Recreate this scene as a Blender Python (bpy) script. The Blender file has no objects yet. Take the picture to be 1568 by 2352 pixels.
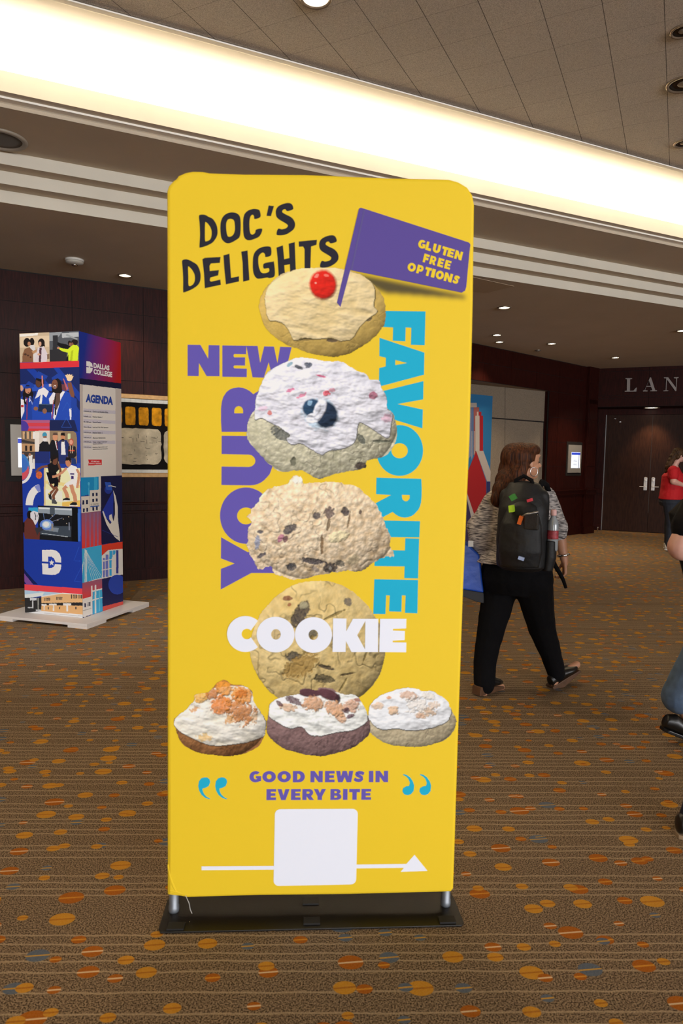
import bpy, bmesh, math, random
import numpy as np
from mathutils import Vector, Matrix
from mathutils.geometry import tessellate_polygon
random.seed(7)
S = bpy.context.scene
COL = S.collection
D2R = math.radians
# ---------------------------------------------------------------- camera (24 mm, portrait, eye height 1.45 m)
CH = 1.45; PITCH = D2R(4.5133); ROLL = D2R(.9313); FPX = 1568.0
fw = Vector((0, math.cos(PITCH), -math.sin(PITCH))); rt = Vector((1, 0, 0)); up = rt.cross(fw)
rt2 = rt*math.cos(ROLL)+up*math.sin(ROLL); up2 = -rt*math.sin(ROLL)+up*math.cos(ROLL)
cam_d = bpy.data.cameras.new('camera'); cam = bpy.data.objects.new('camera', cam_d); COL.objects.link(cam)
cam_d.sensor_fit = 'VERTICAL'; cam_d.sensor_height = 36; cam_d.lens = 24; cam_d.clip_start = .05
cam.matrix_world = Matrix(((rt2.x, up2.x, -fw.x, 0), (rt2.y, up2.y, -fw.y, 0), (rt2.z, up2.z, -fw.z, CH), (0, 0, 0, 1)))
cam_d.dof.use_dof = True; cam_d.dof.focus_distance = 6.0; cam_d.dof.aperture_fstop = 5.0
S.camera = cam
S.view_settings.view_transform = 'Standard'; S.view_settings.look = 'None'; S.view_settings.gamma = 1
S.view_settings.use_curve_mapping = False
S.view_settings.exposure = 0.0
W = bpy.data.worlds.new('world'); S.world = W; W.use_nodes = True
W.node_tree.nodes['Background'].inputs[0].default_value = (1, .85, .7, 1)
W.node_tree.nodes['Background'].inputs[1].default_value = .05
# ---------------------------------------------------------------- room frame: e runs along the cove, d away from the camera
A25 = D2R(25); EV = Vector((math.cos(A25), math.sin(A25), 0)); NV = Vector((-math.sin(A25), math.cos(A25), 0))
def ed(e, d, z=0.): return EV*e+NV*d+Vector((0, 0, z))
def area(name, loc, direction, sx, sy, power, color):
    l = bpy.data.lights.new(name, 'AREA'); l.shape = 'RECTANGLE'; l.size = sx; l.size_y = sy; l.energy = power; l.color = color
    o = bpy.data.objects.new(name, l); COL.objects.link(o); o.location = loc
    z = -Vector(direction).normalized(); x = EV if abs(z.dot(EV)) < .5 else NV
    y = z.cross(x).normalized(); x = y.cross(z).normalized()
    o.matrix_world = Matrix(((x.x, y.x, z.x, loc[0]), (x.y, y.y, z.y, loc[1]), (x.z, y.z, z.z, loc[2]), (0, 0, 0, 1)))
    return o
def spot(name, loc, power, color=(1, .78, .5), size=80, blend=.6, target=None, r=.04):
    l = bpy.data.lights.new(name, 'SPOT'); l.energy = power; l.color = color; l.spot_size = D2R(size); l.spot_blend = blend; l.shadow_soft_size = r
    o = bpy.data.objects.new(name, l); COL.objects.link(o); o.location = loc
    if target is not None: o.rotation_euler = (Vector(target)-Vector(loc)).to_track_quat('-Z', 'Y').to_euler()
    return o
DAY = 2150; COVE = 900; DOWN = 62
# daylight through the window wall behind the camera, and the lamps hidden in the ceiling cove
area('window_daylight', ed(3, -11.8, 1.8), NV, 18, 2.8, DAY, (.96, .97, 1))
area('cove_lamp', ed(1.5, 5.10, 3.71), (0, 0, 1), 24, .10, COVE, (1, .87, .66))
# ---------------------------------------------------------------- picking: photograph pixel -> point on a surface
CAMP = Vector((0, 0, CH))
def ray(x, y): return rt2*((x-784)/FPX)-up2*((y-1176)/FPX)+fw
def atz(x, y, z): d = ray(x, y); return CAMP+d*((z-CH)/d.z)
def aty(x, y, Y): d = ray(x, y); return CAMP+d*(Y/d.y)
def onpl(x, y, P0, n): d = ray(x, y); return CAMP+d*((P0-CAMP).dot(n)/d.dot(n))
RM = np.array([[*rt2], [*up2], [*fw]])
def topx(P):
    c = (np.asarray(P, float)-np.array([0, 0, CH]))@RM.T
    return 784+FPX*c[..., 0]/c[..., 2], 1176-FPX*c[..., 1]/c[..., 2]
# ---------------------------------------------------------------- materials
def lin(c):
    if isinstance(c, str): c = tuple(int(c[i:i+2], 16) for i in (0, 2, 4))
    c = [v/255 for v in c[:3]]
    return tuple((v/12.92 if v <= .04045 else ((v+.055)/1.055)**2.4) for v in c)
MATS = {}
def mat(name, c, rough=.6, metal=0., var=0., vs=20., bump=0., bs=200., emit=0., spec=.5, coat=0.):
    if name in MATS: return MATS[name]
    m = bpy.data.materials.new(name); m.use_nodes = True; nt = m.node_tree; b = nt.nodes['Principled BSDF']
    c = lin(c); b.inputs['Base Color'].default_value = (*c, 1); b.inputs['Roughness'].default_value = rough
    b.inputs['Metallic'].default_value = metal; b.inputs['Specular IOR Level'].default_value = spec; b.inputs['Coat Weight'].default_value = coat
    tc = nt.nodes.new('ShaderNodeTexCoord')
    if var:
        n = nt.nodes.new('ShaderNodeTexNoise'); n.inputs['Scale'].default_value = vs; n.inputs['Detail'].default_value = 5
        nt.links.new(tc.outputs['Object'], n.inputs['Vector'])
        r = nt.nodes.new('ShaderNodeValToRGB'); r.color_ramp.elements[0].position = .3; r.color_ramp.elements[1].position = .7
        r.color_ramp.elements[0].color = (*[v*(1-var) for v in c], 1); r.color_ramp.elements[1].color = (*[min(1, v*(1+var)) for v in c], 1)
        nt.links.new(n.outputs['Fac'], r.inputs[0]); nt.links.new(r.outputs[0], b.inputs['Base Color'])
    if bump:
        n = nt.nodes.new('ShaderNodeTexNoise'); n.inputs['Scale'].default_value = bs; n.inputs['Detail'].default_value = 3
        nt.links.new(tc.outputs['Object'], n.inputs['Vector'])
        bp = nt.nodes.new('ShaderNodeBump'); bp.inputs['Strength'].default_value = bump; bp.inputs['Distance'].default_value = .01
        nt.links.new(n.outputs['Fac'], bp.inputs['Height']); nt.links.new(bp.outputs[0], b.inputs['Normal'])
    if emit:
        b.inputs['Emission Color'].default_value = (*c, 1); b.inputs['Emission Strength'].default_value = emit
    MATS[name] = m; return m
def mat_print(name, rough=.6, spec=.3, gain=1.):
    m = bpy.data.materials.new(name); m.use_nodes = True; nt = m.node_tree; b = nt.nodes['Principled BSDF']
    a = nt.nodes.new('ShaderNodeAttribute'); a.attribute_name = 'ink'
    nt.links.new(a.outputs['Color'], b.inputs['Base Color'])
    b.inputs['Roughness'].default_value = rough; b.inputs['Specular IOR Level'].default_value = spec
    MATS[name] = m; return m
def N(nt, t, **k):
    n = nt.nodes.new(t)
    for a, v in k.items(): setattr(n, a, v)
    return n
def math_(nt, op, a, b=None, c=None):
    n = N(nt, 'ShaderNodeMath', operation=op)
    for i, v in enumerate((a, b, c)):
        if v is None: continue
        if isinstance(v, (int, float)): n.inputs[i].default_value = v
        else: nt.links.new(v, n.inputs[i])
    return n.outputs[0]
def mixc(nt, f, a, b):
    n = N(nt, 'ShaderNodeMix', data_type='RGBA')
    for i, v in ((0, f), (6, a), (7, b)):
        if isinstance(v, (int, float)): n.inputs[i].default_value = v
        elif isinstance(v, tuple): n.inputs[i].default_value = (*v[:3], 1)
        else: nt.links.new(v, n.inputs[i])
    return n.outputs[2]
def carpet():
    m = bpy.data.materials.new('patterned_carpet'); m.use_nodes = True; nt = m.node_tree; L = nt.links; b = nt.nodes['Principled BSDF']
    g = N(nt, 'ShaderNodeTexCoord')
    mp = N(nt, 'ShaderNodeMapping'); mp.inputs['Rotation'].default_value = (0, 0, -D2R(1.5)); L.new(g.outputs['Object'], mp.inputs[0])
    sp = N(nt, 'ShaderNodeSeparateXYZ'); L.new(mp.outputs[0], sp.inputs[0])
    # pile: fine two-tone speckle
    n1 = N(nt, 'ShaderNodeTexNoise'); n1.inputs['Scale'].default_value = 230; n1.inputs['Detail'].default_value = 2; L.new(g.outputs['Object'], n1.inputs[0])
    r1 = N(nt, 'ShaderNodeValToRGB'); r1.color_ramp.elements[0].position = .4; r1.color_ramp.elements[1].position = .6
    r1.color_ramp.elements[0].color = (*lin('35281b'), 1); r1.color_ramp.elements[1].color = (*lin('9c8468'), 1); L.new(n1.outputs[0], r1.inputs[0])
    # large slow tone change
    n2 = N(nt, 'ShaderNodeTexNoise'); n2.inputs['Scale'].default_value = 1.0; L.new(g.outputs['Object'], n2.inputs[0])
    # thin pale lines, in uneven groups
    wob = N(nt, 'ShaderNodeTexNoise'); wob.inputs['Scale'].default_value = 7; L.new(g.outputs['Object'], wob.inputs[0])
    y = math_(nt, 'ADD', sp.outputs[1], math_(nt, 'MULTIPLY', wob.outputs[0], .014))
    yy = math_(nt, 'MULTIPLY', y, 27.)
    fr = math_(nt, 'FRACT', yy); fl = math_(nt, 'FLOOR', yy)
    wn = N(nt, 'ShaderNodeTexWhiteNoise', noise_dimensions='1D'); L.new(fl, wn.inputs['W'])
    cen = math_(nt, 'ADD', math_(nt, 'MULTIPLY', wn.outputs[0], .3), .35)
    dist = math_(nt, 'ABSOLUTE', math_(nt, 'SUBTRACT', fr, cen))
    wn2 = N(nt, 'ShaderNodeTexWhiteNoise', noise_dimensions='1D'); L.new(math_(nt, 'ADD', fl, 37.7), wn2.inputs['W'])
    keep = math_(nt, 'GREATER_THAN', wn2.outputs[0], .18)
    ln = math_(nt, 'MULTIPLY', math_(nt, 'LESS_THAN', dist, .085), keep)
    base = mixc(nt, math_(nt, 'MULTIPLY', ln, .62), r1.outputs[0], lin('b09a7c'))
    # dots: scattered flattened discs in orange, gold and slate blue, each crossed by a thin thread
    sc = N(nt, 'ShaderNodeMapping'); sc.inputs['Scale'].default_value = (1/1.35, 1, 1); sc.inputs['Rotation'].default_value = (0, 0, -D2R(8)); L.new(mp.outputs[0], sc.inputs[0])
    out = base
    for k, (scale, rmin, rmax, keepp, off) in enumerate(((7.8, .135, .235, .25, 0.), (10.2, .12, .19, .36, 5.3))):
        ad = N(nt, 'ShaderNodeVectorMath', operation='ADD'); ad.inputs[1].default_value = (off, off*1.7, 0); L.new(sc.outputs[0], ad.inputs[0])
        v = N(nt, 'ShaderNodeTexVoronoi', voronoi_dimensions='2D', feature='F1'); v.inputs['Scale'].default_value = scale; v.inputs['Randomness'].default_value = .72
        L.new(ad.outputs[0], v.inputs['Vector'])
        cs = N(nt, 'ShaderNodeSeparateColor'); L.new(v.outputs['Color'], cs.inputs[0])
        rad = math_(nt, 'ADD', math_(nt, 'MULTIPLY', cs.outputs[0], rmax-rmin), rmin)
        ins = math_(nt, 'MULTIPLY', math_(nt, 'LESS_THAN', v.outputs['Distance'], rad), math_(nt, 'GREATER_THAN', cs.outputs[1], keepp))
        cr = N(nt, 'ShaderNodeValToRGB'); cr.color_ramp.interpolation = 'CONSTANT'
        e = cr.color_ramp.elements; e[0].position = 0; e[0].color = (*lin('a85c0c'), 1); e[1].position = .42; e[1].color = (*lin('c88c26'), 1)
        x = e.new(.84); x.color = (*lin('566473'), 1)
        L.new(cs.outputs[2], cr.inputs[0])
        th = N(nt, 'ShaderNodeValToRGB'); th.color_ramp.interpolation = 'CONSTANT'
        e = th.color_ramp.elements; e[0].position = 0; e[0].color = (*lin('e2c49a'), 1); e[1].position = .2; e[1].color = (*lin('d4902a'), 1)
        x = e.new(.42); x.color = (*lin('a86818'), 1); x = e.new(.84); x.color = (*lin('c8963c'), 1)
        L.new(cs.outputs[2], th.inputs[0])
        sb = N(nt, 'ShaderNodeVectorMath', operation='SUBTRACT'); L.new(ad.outputs[0], sb.inputs[0]); L.new(v.outputs['Position'], sb.inputs[1])
        s2 = N(nt, 'ShaderNodeSeparateXYZ'); L.new(sb.outputs[0], s2.inputs[0])
        thr = math_(nt, 'LESS_THAN', math_(nt, 'ABSOLUTE', s2.outputs[1]), .0026)
        dc = mixc(nt, thr, cr.outputs[0], th.outputs[0])
        dn = mixc(nt, .12, dc, r1.outputs[0])
        out = mixc(nt, ins, out, dn)
    L.new(out, b.inputs['Base Color']); b.inputs['Roughness'].default_value = .95; b.inputs['Specular IOR Level'].default_value = .1
    bp = N(nt, 'ShaderNodeBump'); bp.inputs['Strength'].default_value = .5; bp.inputs['Distance'].default_value = .006
    L.new(n1.outputs[0], bp.inputs['Height']); L.new(bp.outputs[0], b.inputs['Normal'])
    return m
def tilemat():   # 12 inch acoustic tiles with thin dark joints
    m = bpy.data.materials.new('acoustic_tile'); m.use_nodes = True; nt = m.node_tree; L = nt.links; b = nt.nodes['Principled BSDF']
    g = N(nt, 'ShaderNodeTexCoord')
    mp = N(nt, 'ShaderNodeMapping', vector_type='TEXTURE')
    a = -D2R(26.222); mp.inputs['Location'].default_value = (.51208*.3048, 13.84225*.3048, 0); mp.inputs['Rotation'].default_value = (0, 0, a); mp.inputs['Scale'].default_value = (.3048, .3048, 1)
    L.new(g.outputs['Object'], mp.inputs[0]); sp = N(nt, 'ShaderNodeSeparateXYZ'); L.new(mp.outputs[0], sp.inputs[0])
    def joint(o, w): 
        f = math_(nt, 'ABSOLUTE', math_(nt, 'SUBTRACT', math_(nt, 'FRACT', math_(nt, 'ADD', o, .5)), .5))
        return math_(nt, 'LESS_THAN', f, w)
    j1 = joint(sp.outputs[0], .007); j2 = joint(sp.outputs[1], .005)
    ns = N(nt, 'ShaderNodeTexNoise'); ns.inputs['Scale'].default_value = 260; ns.inputs['Detail'].default_value = 3; L.new(g.outputs['Object'], ns.inputs[0])
    r = N(nt, 'ShaderNodeValToRGB'); r.color_ramp.elements[0].position = .36; r.color_ramp.elements[1].position = .62
    r.color_ramp.elements[0].color = (*lin('a39b90'), 1); r.color_ramp.elements[1].color = (*lin('d3cbbf'), 1); L.new(ns.outputs[0], r.inputs[0])
    wn = N(nt, 'ShaderNodeTexWhiteNoise', noise_dimensions='2D'); fl = N(nt, 'ShaderNodeVectorMath', operation='FLOOR'); L.new(mp.outputs[0], fl.inputs[0]); L.new(fl.outputs[0], wn.inputs['Vector'])
    tone = mixc(nt, math_(nt, 'MULTIPLY', wn.outputs[0], .14), r.outputs[0], lin('a0968a'))
    c = mixc(nt, math_(nt, 'MULTIPLY', j2, .5), tone, lin('4a4038')); c = mixc(nt, math_(nt, 'MULTIPLY', j1, .85), c, lin('3a322b'))
    L.new(c, b.inputs['Base Color']); b.inputs['Roughness'].default_value = .9
    bp = N(nt, 'ShaderNodeBump'); bp.inputs['Strength'].default_value = .4; bp.inputs['Distance'].default_value = .004; L.new(ns.outputs[0], bp.inputs['Height']); L.new(bp.outputs[0], b.inputs['Normal'])
    return m
def woodmat(name, c0, c1, rough=.38):
    m = bpy.data.materials.new(name); m.use_nodes = True; nt = m.node_tree; L = nt.links; b = nt.nodes['Principled BSDF']
    g = N(nt, 'ShaderNodeTexCoord'); mp = N(nt, 'ShaderNodeMapping'); mp.inputs['Scale'].default_value = (9, 9, .7); L.new(g.outputs['Object'], mp.inputs[0])
    n = N(nt, 'ShaderNodeTexNoise'); n.inputs['Scale'].default_value = 9; n.inputs['Detail'].default_value = 6; L.new(mp.outputs[0], n.inputs[0])
    r = N(nt, 'ShaderNodeValToRGB'); r.color_ramp.elements[0].position = .35; r.color_ramp.elements[1].position = .7
    r.color_ramp.elements[0].color = (*lin(c0), 1); r.color_ramp.elements[1].color = (*lin(c1), 1); L.new(n.outputs[0], r.inputs[0])
    L.new(r.outputs[0], b.inputs['Base Color']); b.inputs['Roughness'].default_value = rough; b.inputs['Specular IOR Level'].default_value = .12
    MATS[name] = m; return m
# ---------------------------------------------------------------- mesh helpers
def tag(o, label=None, cat=None, group=None, kind=None):
    for k, v in (('label', label), ('category', cat), ('group', group), ('kind', kind)):
        if v: o[k] = v
    return o
def thing(name, loc, label, cat, group=None):
    o = bpy.data.objects.new(name, None); o.empty_display_size = .1; COL.objects.link(o); o.location = loc
    return tag(o, label, cat, group)
WORLD = {}
class MB:
    def __init__(s): s.v = []; s.f = []; s.m = []
    def add(s, vs, fs, mi=0):
        k = len(s.v); s.v += [tuple(v) for v in vs]; s.f += [tuple(i+k for i in f) for f in fs]; s.m += [mi]*len(fs); return s
    def frame(s, O, X, Y, Z, a, b, mi=0):       # box from local a to local b in frame
        P = [O+X*x+Y*y+Z*z for x in (a[0], b[0]) for y in (a[1], b[1]) for z in (a[2], b[2])]
        return s.add(P, [(0, 1, 3, 2), (4, 6, 7, 5), (0, 4, 5, 1), (2, 3, 7, 6), (0, 2, 6, 4), (1, 5, 7, 3)], mi)
    def box(s, a, b, mi=0): return s.frame(Vector((0, 0, 0)), Vector((1, 0, 0)), Vector((0, 1, 0)), Vector((0, 0, 1)), a, b, mi)
    def prism(s, pts, off, mi=0):     # planar polygon (3D points) + offset vector
        n = len(pts); P = [Vector(p) for p in pts]; Q = [p+off for p in P]
        tri = tessellate_polygon([P]); s.add(P+Q, [t for t in tri]+[tuple(i+n for i in t) for t in tri]+[(i, (i+1) % n, (i+1) % n+n, i+n) for i in range(n)], mi); return s
    def tube(s, pts, r, n=10, mi=0, cap=True):
        pts = [Vector(p) for p in pts]; rs = r if isinstance(r, (list, tuple)) else [r]*len(pts); vs = []; fs = []
        prev = None
        for i, p in enumerate(pts):
            t = (pts[min(i+1, len(pts)-1)]-pts[max(i-1, 0)]).normalized()
            a = Vector((0, 0, 1)) if abs(t.z) < .9 else Vector((1, 0, 0))
            x = t.cross(a).normalized() if prev is None else (prev-t*prev.dot(t)).normalized()
            prev = x; y = t.cross(x)
            vs += [p+(x*math.cos(2*math.pi*k/n)+y*math.sin(2*math.pi*k/n))*rs[i] for k in range(n)]
        for i in range(len(pts)-1):
            fs += [(i*n+k, i*n+(k+1) % n, (i+1)*n+(k+1) % n, (i+1)*n+k) for k in range(n)]
        if cap: fs += [tuple(range(n))[::-1], tuple((len(pts)-1)*n+k for k in range(n))]
        return s.add(vs, fs, mi)
    def lathe(s, O, prof, n=32, mi=0, Z=Vector((0, 0, 1)), X=Vector((1, 0, 0))):
        Y = Z.cross(X); vs = []; fs = []
        for r, z in prof: vs += [O+Z*z+(X*math.cos(2*math.pi*k/n)+Y*math.sin(2*math.pi*k/n))*r for k in range(n)]
        for i in range(len(prof)-1): fs += [(i*n+k, i*n+(k+1) % n, (i+1)*n+(k+1) % n, (i+1)*n+k) for k in range(n)]
        fs += [tuple(range(n))[::-1], tuple((len(prof)-1)*n+k for k in range(n))]
        return s.add(vs, fs, mi)
    def ell(s, c, r, X=Vector((1, 0, 0)), Y=Vector((0, 1, 0)), Z=Vector((0, 0, 1)), n=16, m=10, mi=0):
        vs = []; fs = []
        for i in range(m+1):
            a = math.pi*i/m
            vs += [Vector(c)+X*(r[0]*math.sin(a)*math.cos(2*math.pi*k/n))+Y*(r[1]*math.sin(a)*math.sin(2*math.pi*k/n))+Z*(r[2]*math.cos(a)) for k in range(n)]
        for i in range(m): fs += [(i*n+k, (i+1)*n+k, (i+1)*n+(k+1) % n, i*n+(k+1) % n) for k in range(n)]
        return s.add(vs, fs, mi)
    def build(s, name, mats, parent=None, smooth=False, bevel=0., seg=2, weld=False, label=None):
        me = bpy.data.meshes.new(name); me.from_pydata(s.v, [], s.f)
        for m in (mats if isinstance(mats, (list, tuple)) else [mats]): me.materials.append(m)
        me.polygons.foreach_set('material_index', s.m)
        bm = bmesh.new(); bm.from_mesh(me)
        if weld: bmesh.ops.remove_doubles(bm, verts=bm.verts, dist=1e-5)
        bmesh.ops.recalc_face_normals(bm, faces=bm.faces); bm.to_mesh(me); bm.free()
        if smooth: me.shade_smooth()
        o = bpy.data.objects.new(name, me); COL.objects.link(o)
        if parent is not None: attach(o, parent)
        if bevel: b = o.modifiers.new('bevel', 'BEVEL'); b.width = bevel; b.segments = seg; b.limit_method = 'ANGLE'
        if label: o['label'] = label
        return o
def worldloc(o):
    p = o.location.copy()
    while o.parent is not None: o = o.parent; p += o.location
    return p
def attach(o, parent):     # vertices were given in world space; parents are unrotated
    o.parent = parent; w = worldloc(parent)
    o.data.transform(Matrix.Translation(-w))
def struct(mb, name, mats, **k): return tag(mb.build(name, mats, **k), kind='structure')
def mod_mesh(o):            # bake modifiers
    dg = bpy.context.evaluated_depsgraph_get(); me = bpy.data.meshes.new_from_object(o.evaluated_get(dg)); o.modifiers.clear(); o.data = me
def fuse(mb, name, m, parent, voxel=.008, it=3, fac=.6, label=None, disp=0.):
    o = mb.build(name, m); r = o.modifiers.new('r', 'REMESH'); r.mode = 'VOXEL'; r.voxel_size = voxel
    sm = o.modifiers.new('s', 'SMOOTH'); sm.iterations = it; sm.factor = fac
    if disp:
        t = bpy.data.textures.new(name+'_folds', 'CLOUDS'); t.noise_scale = .09; d = o.modifiers.new('d', 'DISPLACE'); d.texture = t; d.strength = disp; d.mid_level = .5; d.texture_coords = 'LOCAL'
    mod_mesh(o); o.data.shade_smooth(); attach(o, parent) if parent is not None else None
    if not o.data.materials: o.data.materials.append(m)
    if label: o['label'] = label
    return o
# text (Blender's built-in face) normalised to a unit box
_tc = {}
def text_unit(s, bold=.0):
    k = (s, bold)
    if k not in _tc:
        c = bpy.data.curves.new('t', 'FONT'); c.body = s; c.offset = bold; c.resolution_u = 3
        o = bpy.data.objects.new('t', c); COL.objects.link(o); bpy.context.view_layer.update()
        me = bpy.data.meshes.new_from_object(o.evaluated_get(bpy.context.evaluated_depsgraph_get()))
        v = [(p.co.x, p.co.y) for p in me.vertices]; f = [tuple(p.vertices) for p in me.polygons]
        bpy.data.objects.remove(o); x0 = min(p[0] for p in v); x1 = max(p[0] for p in v); y0 = min(p[1] for p in v); y1 = max(p[1] for p in v)
        _tc[k] = ([((a-x0)/(x1-x0), (b-y0)/(y1-y0)) for a, b in v], f)
    return _tc[k]
# heavy display alphabet: outer outline + holes in a unit box
def arc(cx, cy, rx, ry, a0, a1, n=18): return [(cx+rx*math.cos(D2R(a0+(a1-a0)*i/n)), cy+ry*math.sin(D2R(a0+(a1-a0)*i/n))) for i in range(n+1)]
def thick(pts, w):
    P = [Vector(p) for p in pts]; Lf = []; Rt = []
    for i, p in enumerate(P):
        t = (P[min(i+1, len(P)-1)]-P[max(i-1, 0)]).normalized(); n = Vector((-t.y, t.x))*w/2; Lf.append(p+n); Rt.append(p-n)
    return [tuple(p) for p in Lf]+[tuple(p) for p in Rt[::-1]]
GL = {
 'I': [[(0, 0), (1, 0), (1, 1), (0, 1)]],
 'L': [[(0, 0), (1, 0), (1, .29), (.45, .29), (.45, 1), (0, 1)]],
 'T': [[(.3, 0), (.7, 0), (.7, .7), (1, .7), (1, 1), (0, 1), (0, .7), (.3, .7)]],
 'E': [[(0, 0), (1, 0), (1, .24), (.45, .24), (.45, .38), (.93, .38), (.93, .62), (.45, .62), (.45, .76), (1, .76), (1, 1), (0, 1)]],
 'F': [[(0, 0), (.42, 0), (.42, .33), (.9, .33), (.9, .6), (.42, .6), (.42, .73), (1, .73), (1, 1), (0, 1)]],
 'N': [[(0, 0), (.33, 0), (.33, .5), (.66, 0), (1, 0), (1, 1), (.67, 1), (.67, .5), (.34, 1), (0, 1)]],
 'V': [[(.32, 0), (.68, 0), (1, 1), (.65, 1), (.5, .42), (.35, 1), (0, 1)]],
 'W': [[(.12, 0), (.38, 0), (.5, .46), (.62, 0), (.88, 0), (1, 1), (.76, 1), (.71, .5), (.62, 1), (.38, 1), (.29, .5), (.24, 1), (0, 1)]],
 'Y': [[(.32, 0), (.68, 0), (.68, .32), (1, 1), (.65, 1), (.5, .62), (.35, 1), (0, 1), (.32, .32)]],
 'A': [[(0, 0), (.3, 0), (.35, .16), (.65, .16), (.7, 0), (1, 0), (.68, 1), (.32, 1)], [(.42, .38), (.58, .38), (.5, .68)]],
 'O': [arc(.5, .5, .5, .5, 0, 360, 40)[:-1], arc(.5, .5, .18, .22, 0, 360, 24)[:-1]],
 'D': [[(0, 0), (.5, 0)]+arc(.5, .5, .5, .5, -90, 90, 20)+[(0, 1)], [(.36, .25), (.45, .25)]+arc(.45, .5, .18, .25, -90, 90, 12)+[(.36, .75)]],
 'P': [[(0, 0), (.4, 0), (.4, .28), (.6, .28)]+arc(.6, .64, .4, .36, -90, 90, 16)+[(0, 1)], [(.4, .54), (.52, .54)]+arc(.52, .65, .12, .11, -90, 90, 8)+[(.4, .76)]],
 'R': [[(0, 0), (.36, 0), (.36, .34), (.6, 0), (1, 0), (.74, .36)]+arc(.58, .67, .34, .33, -45, 90, 12)+[(0, 1)], [(.36, .57), (.5, .57)]+arc(.5, .67, .12, .1, -90, 90, 8)+[(.36, .77)]],
 'B': [[(0, 0), (.6, 0)]+arc(.62, .29, .38, .29, -90, 70, 10)+arc(.56, .76, .36, .24, -60, 90, 10)+[(0, 1)], [(.36, .2), (.52, .2)]+arc(.52, .29, .1, .09, -90, 90, 6)+[(.36, .38)], [(.36, .62), (.5, .62)]+arc(.5, .71, .09, .09, -90, 90, 6)+[(.36, .8)]],
 'U': [[(0, 1), (0, .42)]+arc(.5, .42, .5, .42, 180, 360, 20)+[(1, 1), (.63, 1), (.63, .42)]+arc(.5, .4, .13, .13, 0, -180, 10)+[(.37, 1)]],
 'G': [arc(.52, .5, .52, .5, 48, 300, 30)+[(1, .12), (1, .56), (.55, .56), (.55, .36), (.66, .36), (.66, .3)]+arc(.54, .5, .18, .23, 290, 55, 20)],
 'C': [arc(.55, .5, .55, .5, 50, 310, 30)+arc(.57, .5, .2, .22, 305, 55, 20)],
 'S': [thick([(.95, .74), (.78, .84), (.5, .86), (.26, .8), (.2, .7), (.32, .6), (.6, .52), (.78, .42), (.8, .28), (.68, .17), (.45, .13), (.22, .17), (.04, .28)], .3)],
}
class Surf:      # a flat printed surface: photograph pixels -> points on its plane
    def __init__(s, P0, n): s.P0 = Vector(P0); s.n = Vector(n).normalized()
    def __call__(s, x, y, off=.0004): return onpl(x, y, s.P0+s.n*off, s.n)
    def shape(s, mb, loops, off=.0004, mi=0, th=.0003):
        P = [[s(x, y, off) for x, y in l] for l in loops]; flat = [p for l in P for p in l]
        mb.add(flat, [tuple(t) for t in tessellate_polygon(P)], mi)
    def glyph(s, mb, ch, quad, off=.0004, mi=0):   # quad: px of bottom-left, bottom-right, top-left
        (ax, ay), (bx, by), (cx, cy) = quad
        if ch == 'S':
            l = thick([(.97, .72), (.80, .82), (.5, .85), (.28, .79), (.23, .70), (.34, .60), (.6, .51), (.76, .41), (.78, .29), (.68, .19), (.45, .15), (.22, .19), (.03, .30)], .29); n = len(l)//2
            L_ = [s(ax+(bx-ax)*u+(cx-ax)*v, ay+(by-ay)*u+(cy-ay)*v, off) for u, v in l[:n]]; R_ = [s(ax+(bx-ax)*u+(cx-ax)*v, ay+(by-ay)*u+(cy-ay)*v, off) for u, v in l[n:][::-1]]
            mb.add(L_+R_, [(i, i+1, n+i+1, n+i) for i in range(n-1)], mi); return
        s.shape(mb, [[(ax+(bx-ax)*u+(cx-ax)*v, ay+(by-ay)*u+(cy-ay)*v) for u, v in l] for l in GL[ch]], off, mi)
    def text(s, mb, txt, quad, off=.0006, mi=0, bold=0.):
        (ax, ay), (bx, by), (cx, cy) = quad; v, f = text_unit(txt, bold)
        mb.add([s(ax+(bx-ax)*u+(cx-ax)*w, ay+(by-ay)*u+(cy-ay)*w, off) for u, w in v], f, mi)
def catmull(pts, k=4):
    n = len(pts); out = []
    for i in range(n):
        p = [np.array(pts[(i+j-1) % n], float) for j in range(4)]
        for q in range(k):
            t = q/k; out.append(tuple(.5*((2*p[1])+(-p[0]+p[2])*t+(2*p[0]-5*p[1]+4*p[2]-p[3])*t*t+(-p[0]+3*p[1]-3*p[2]+p[3])*t**3)))
    return out
def crop(x0, y0, sc): return lambda pts: [(x0+x*sc, y0+y*sc) for x, y in pts]
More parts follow.
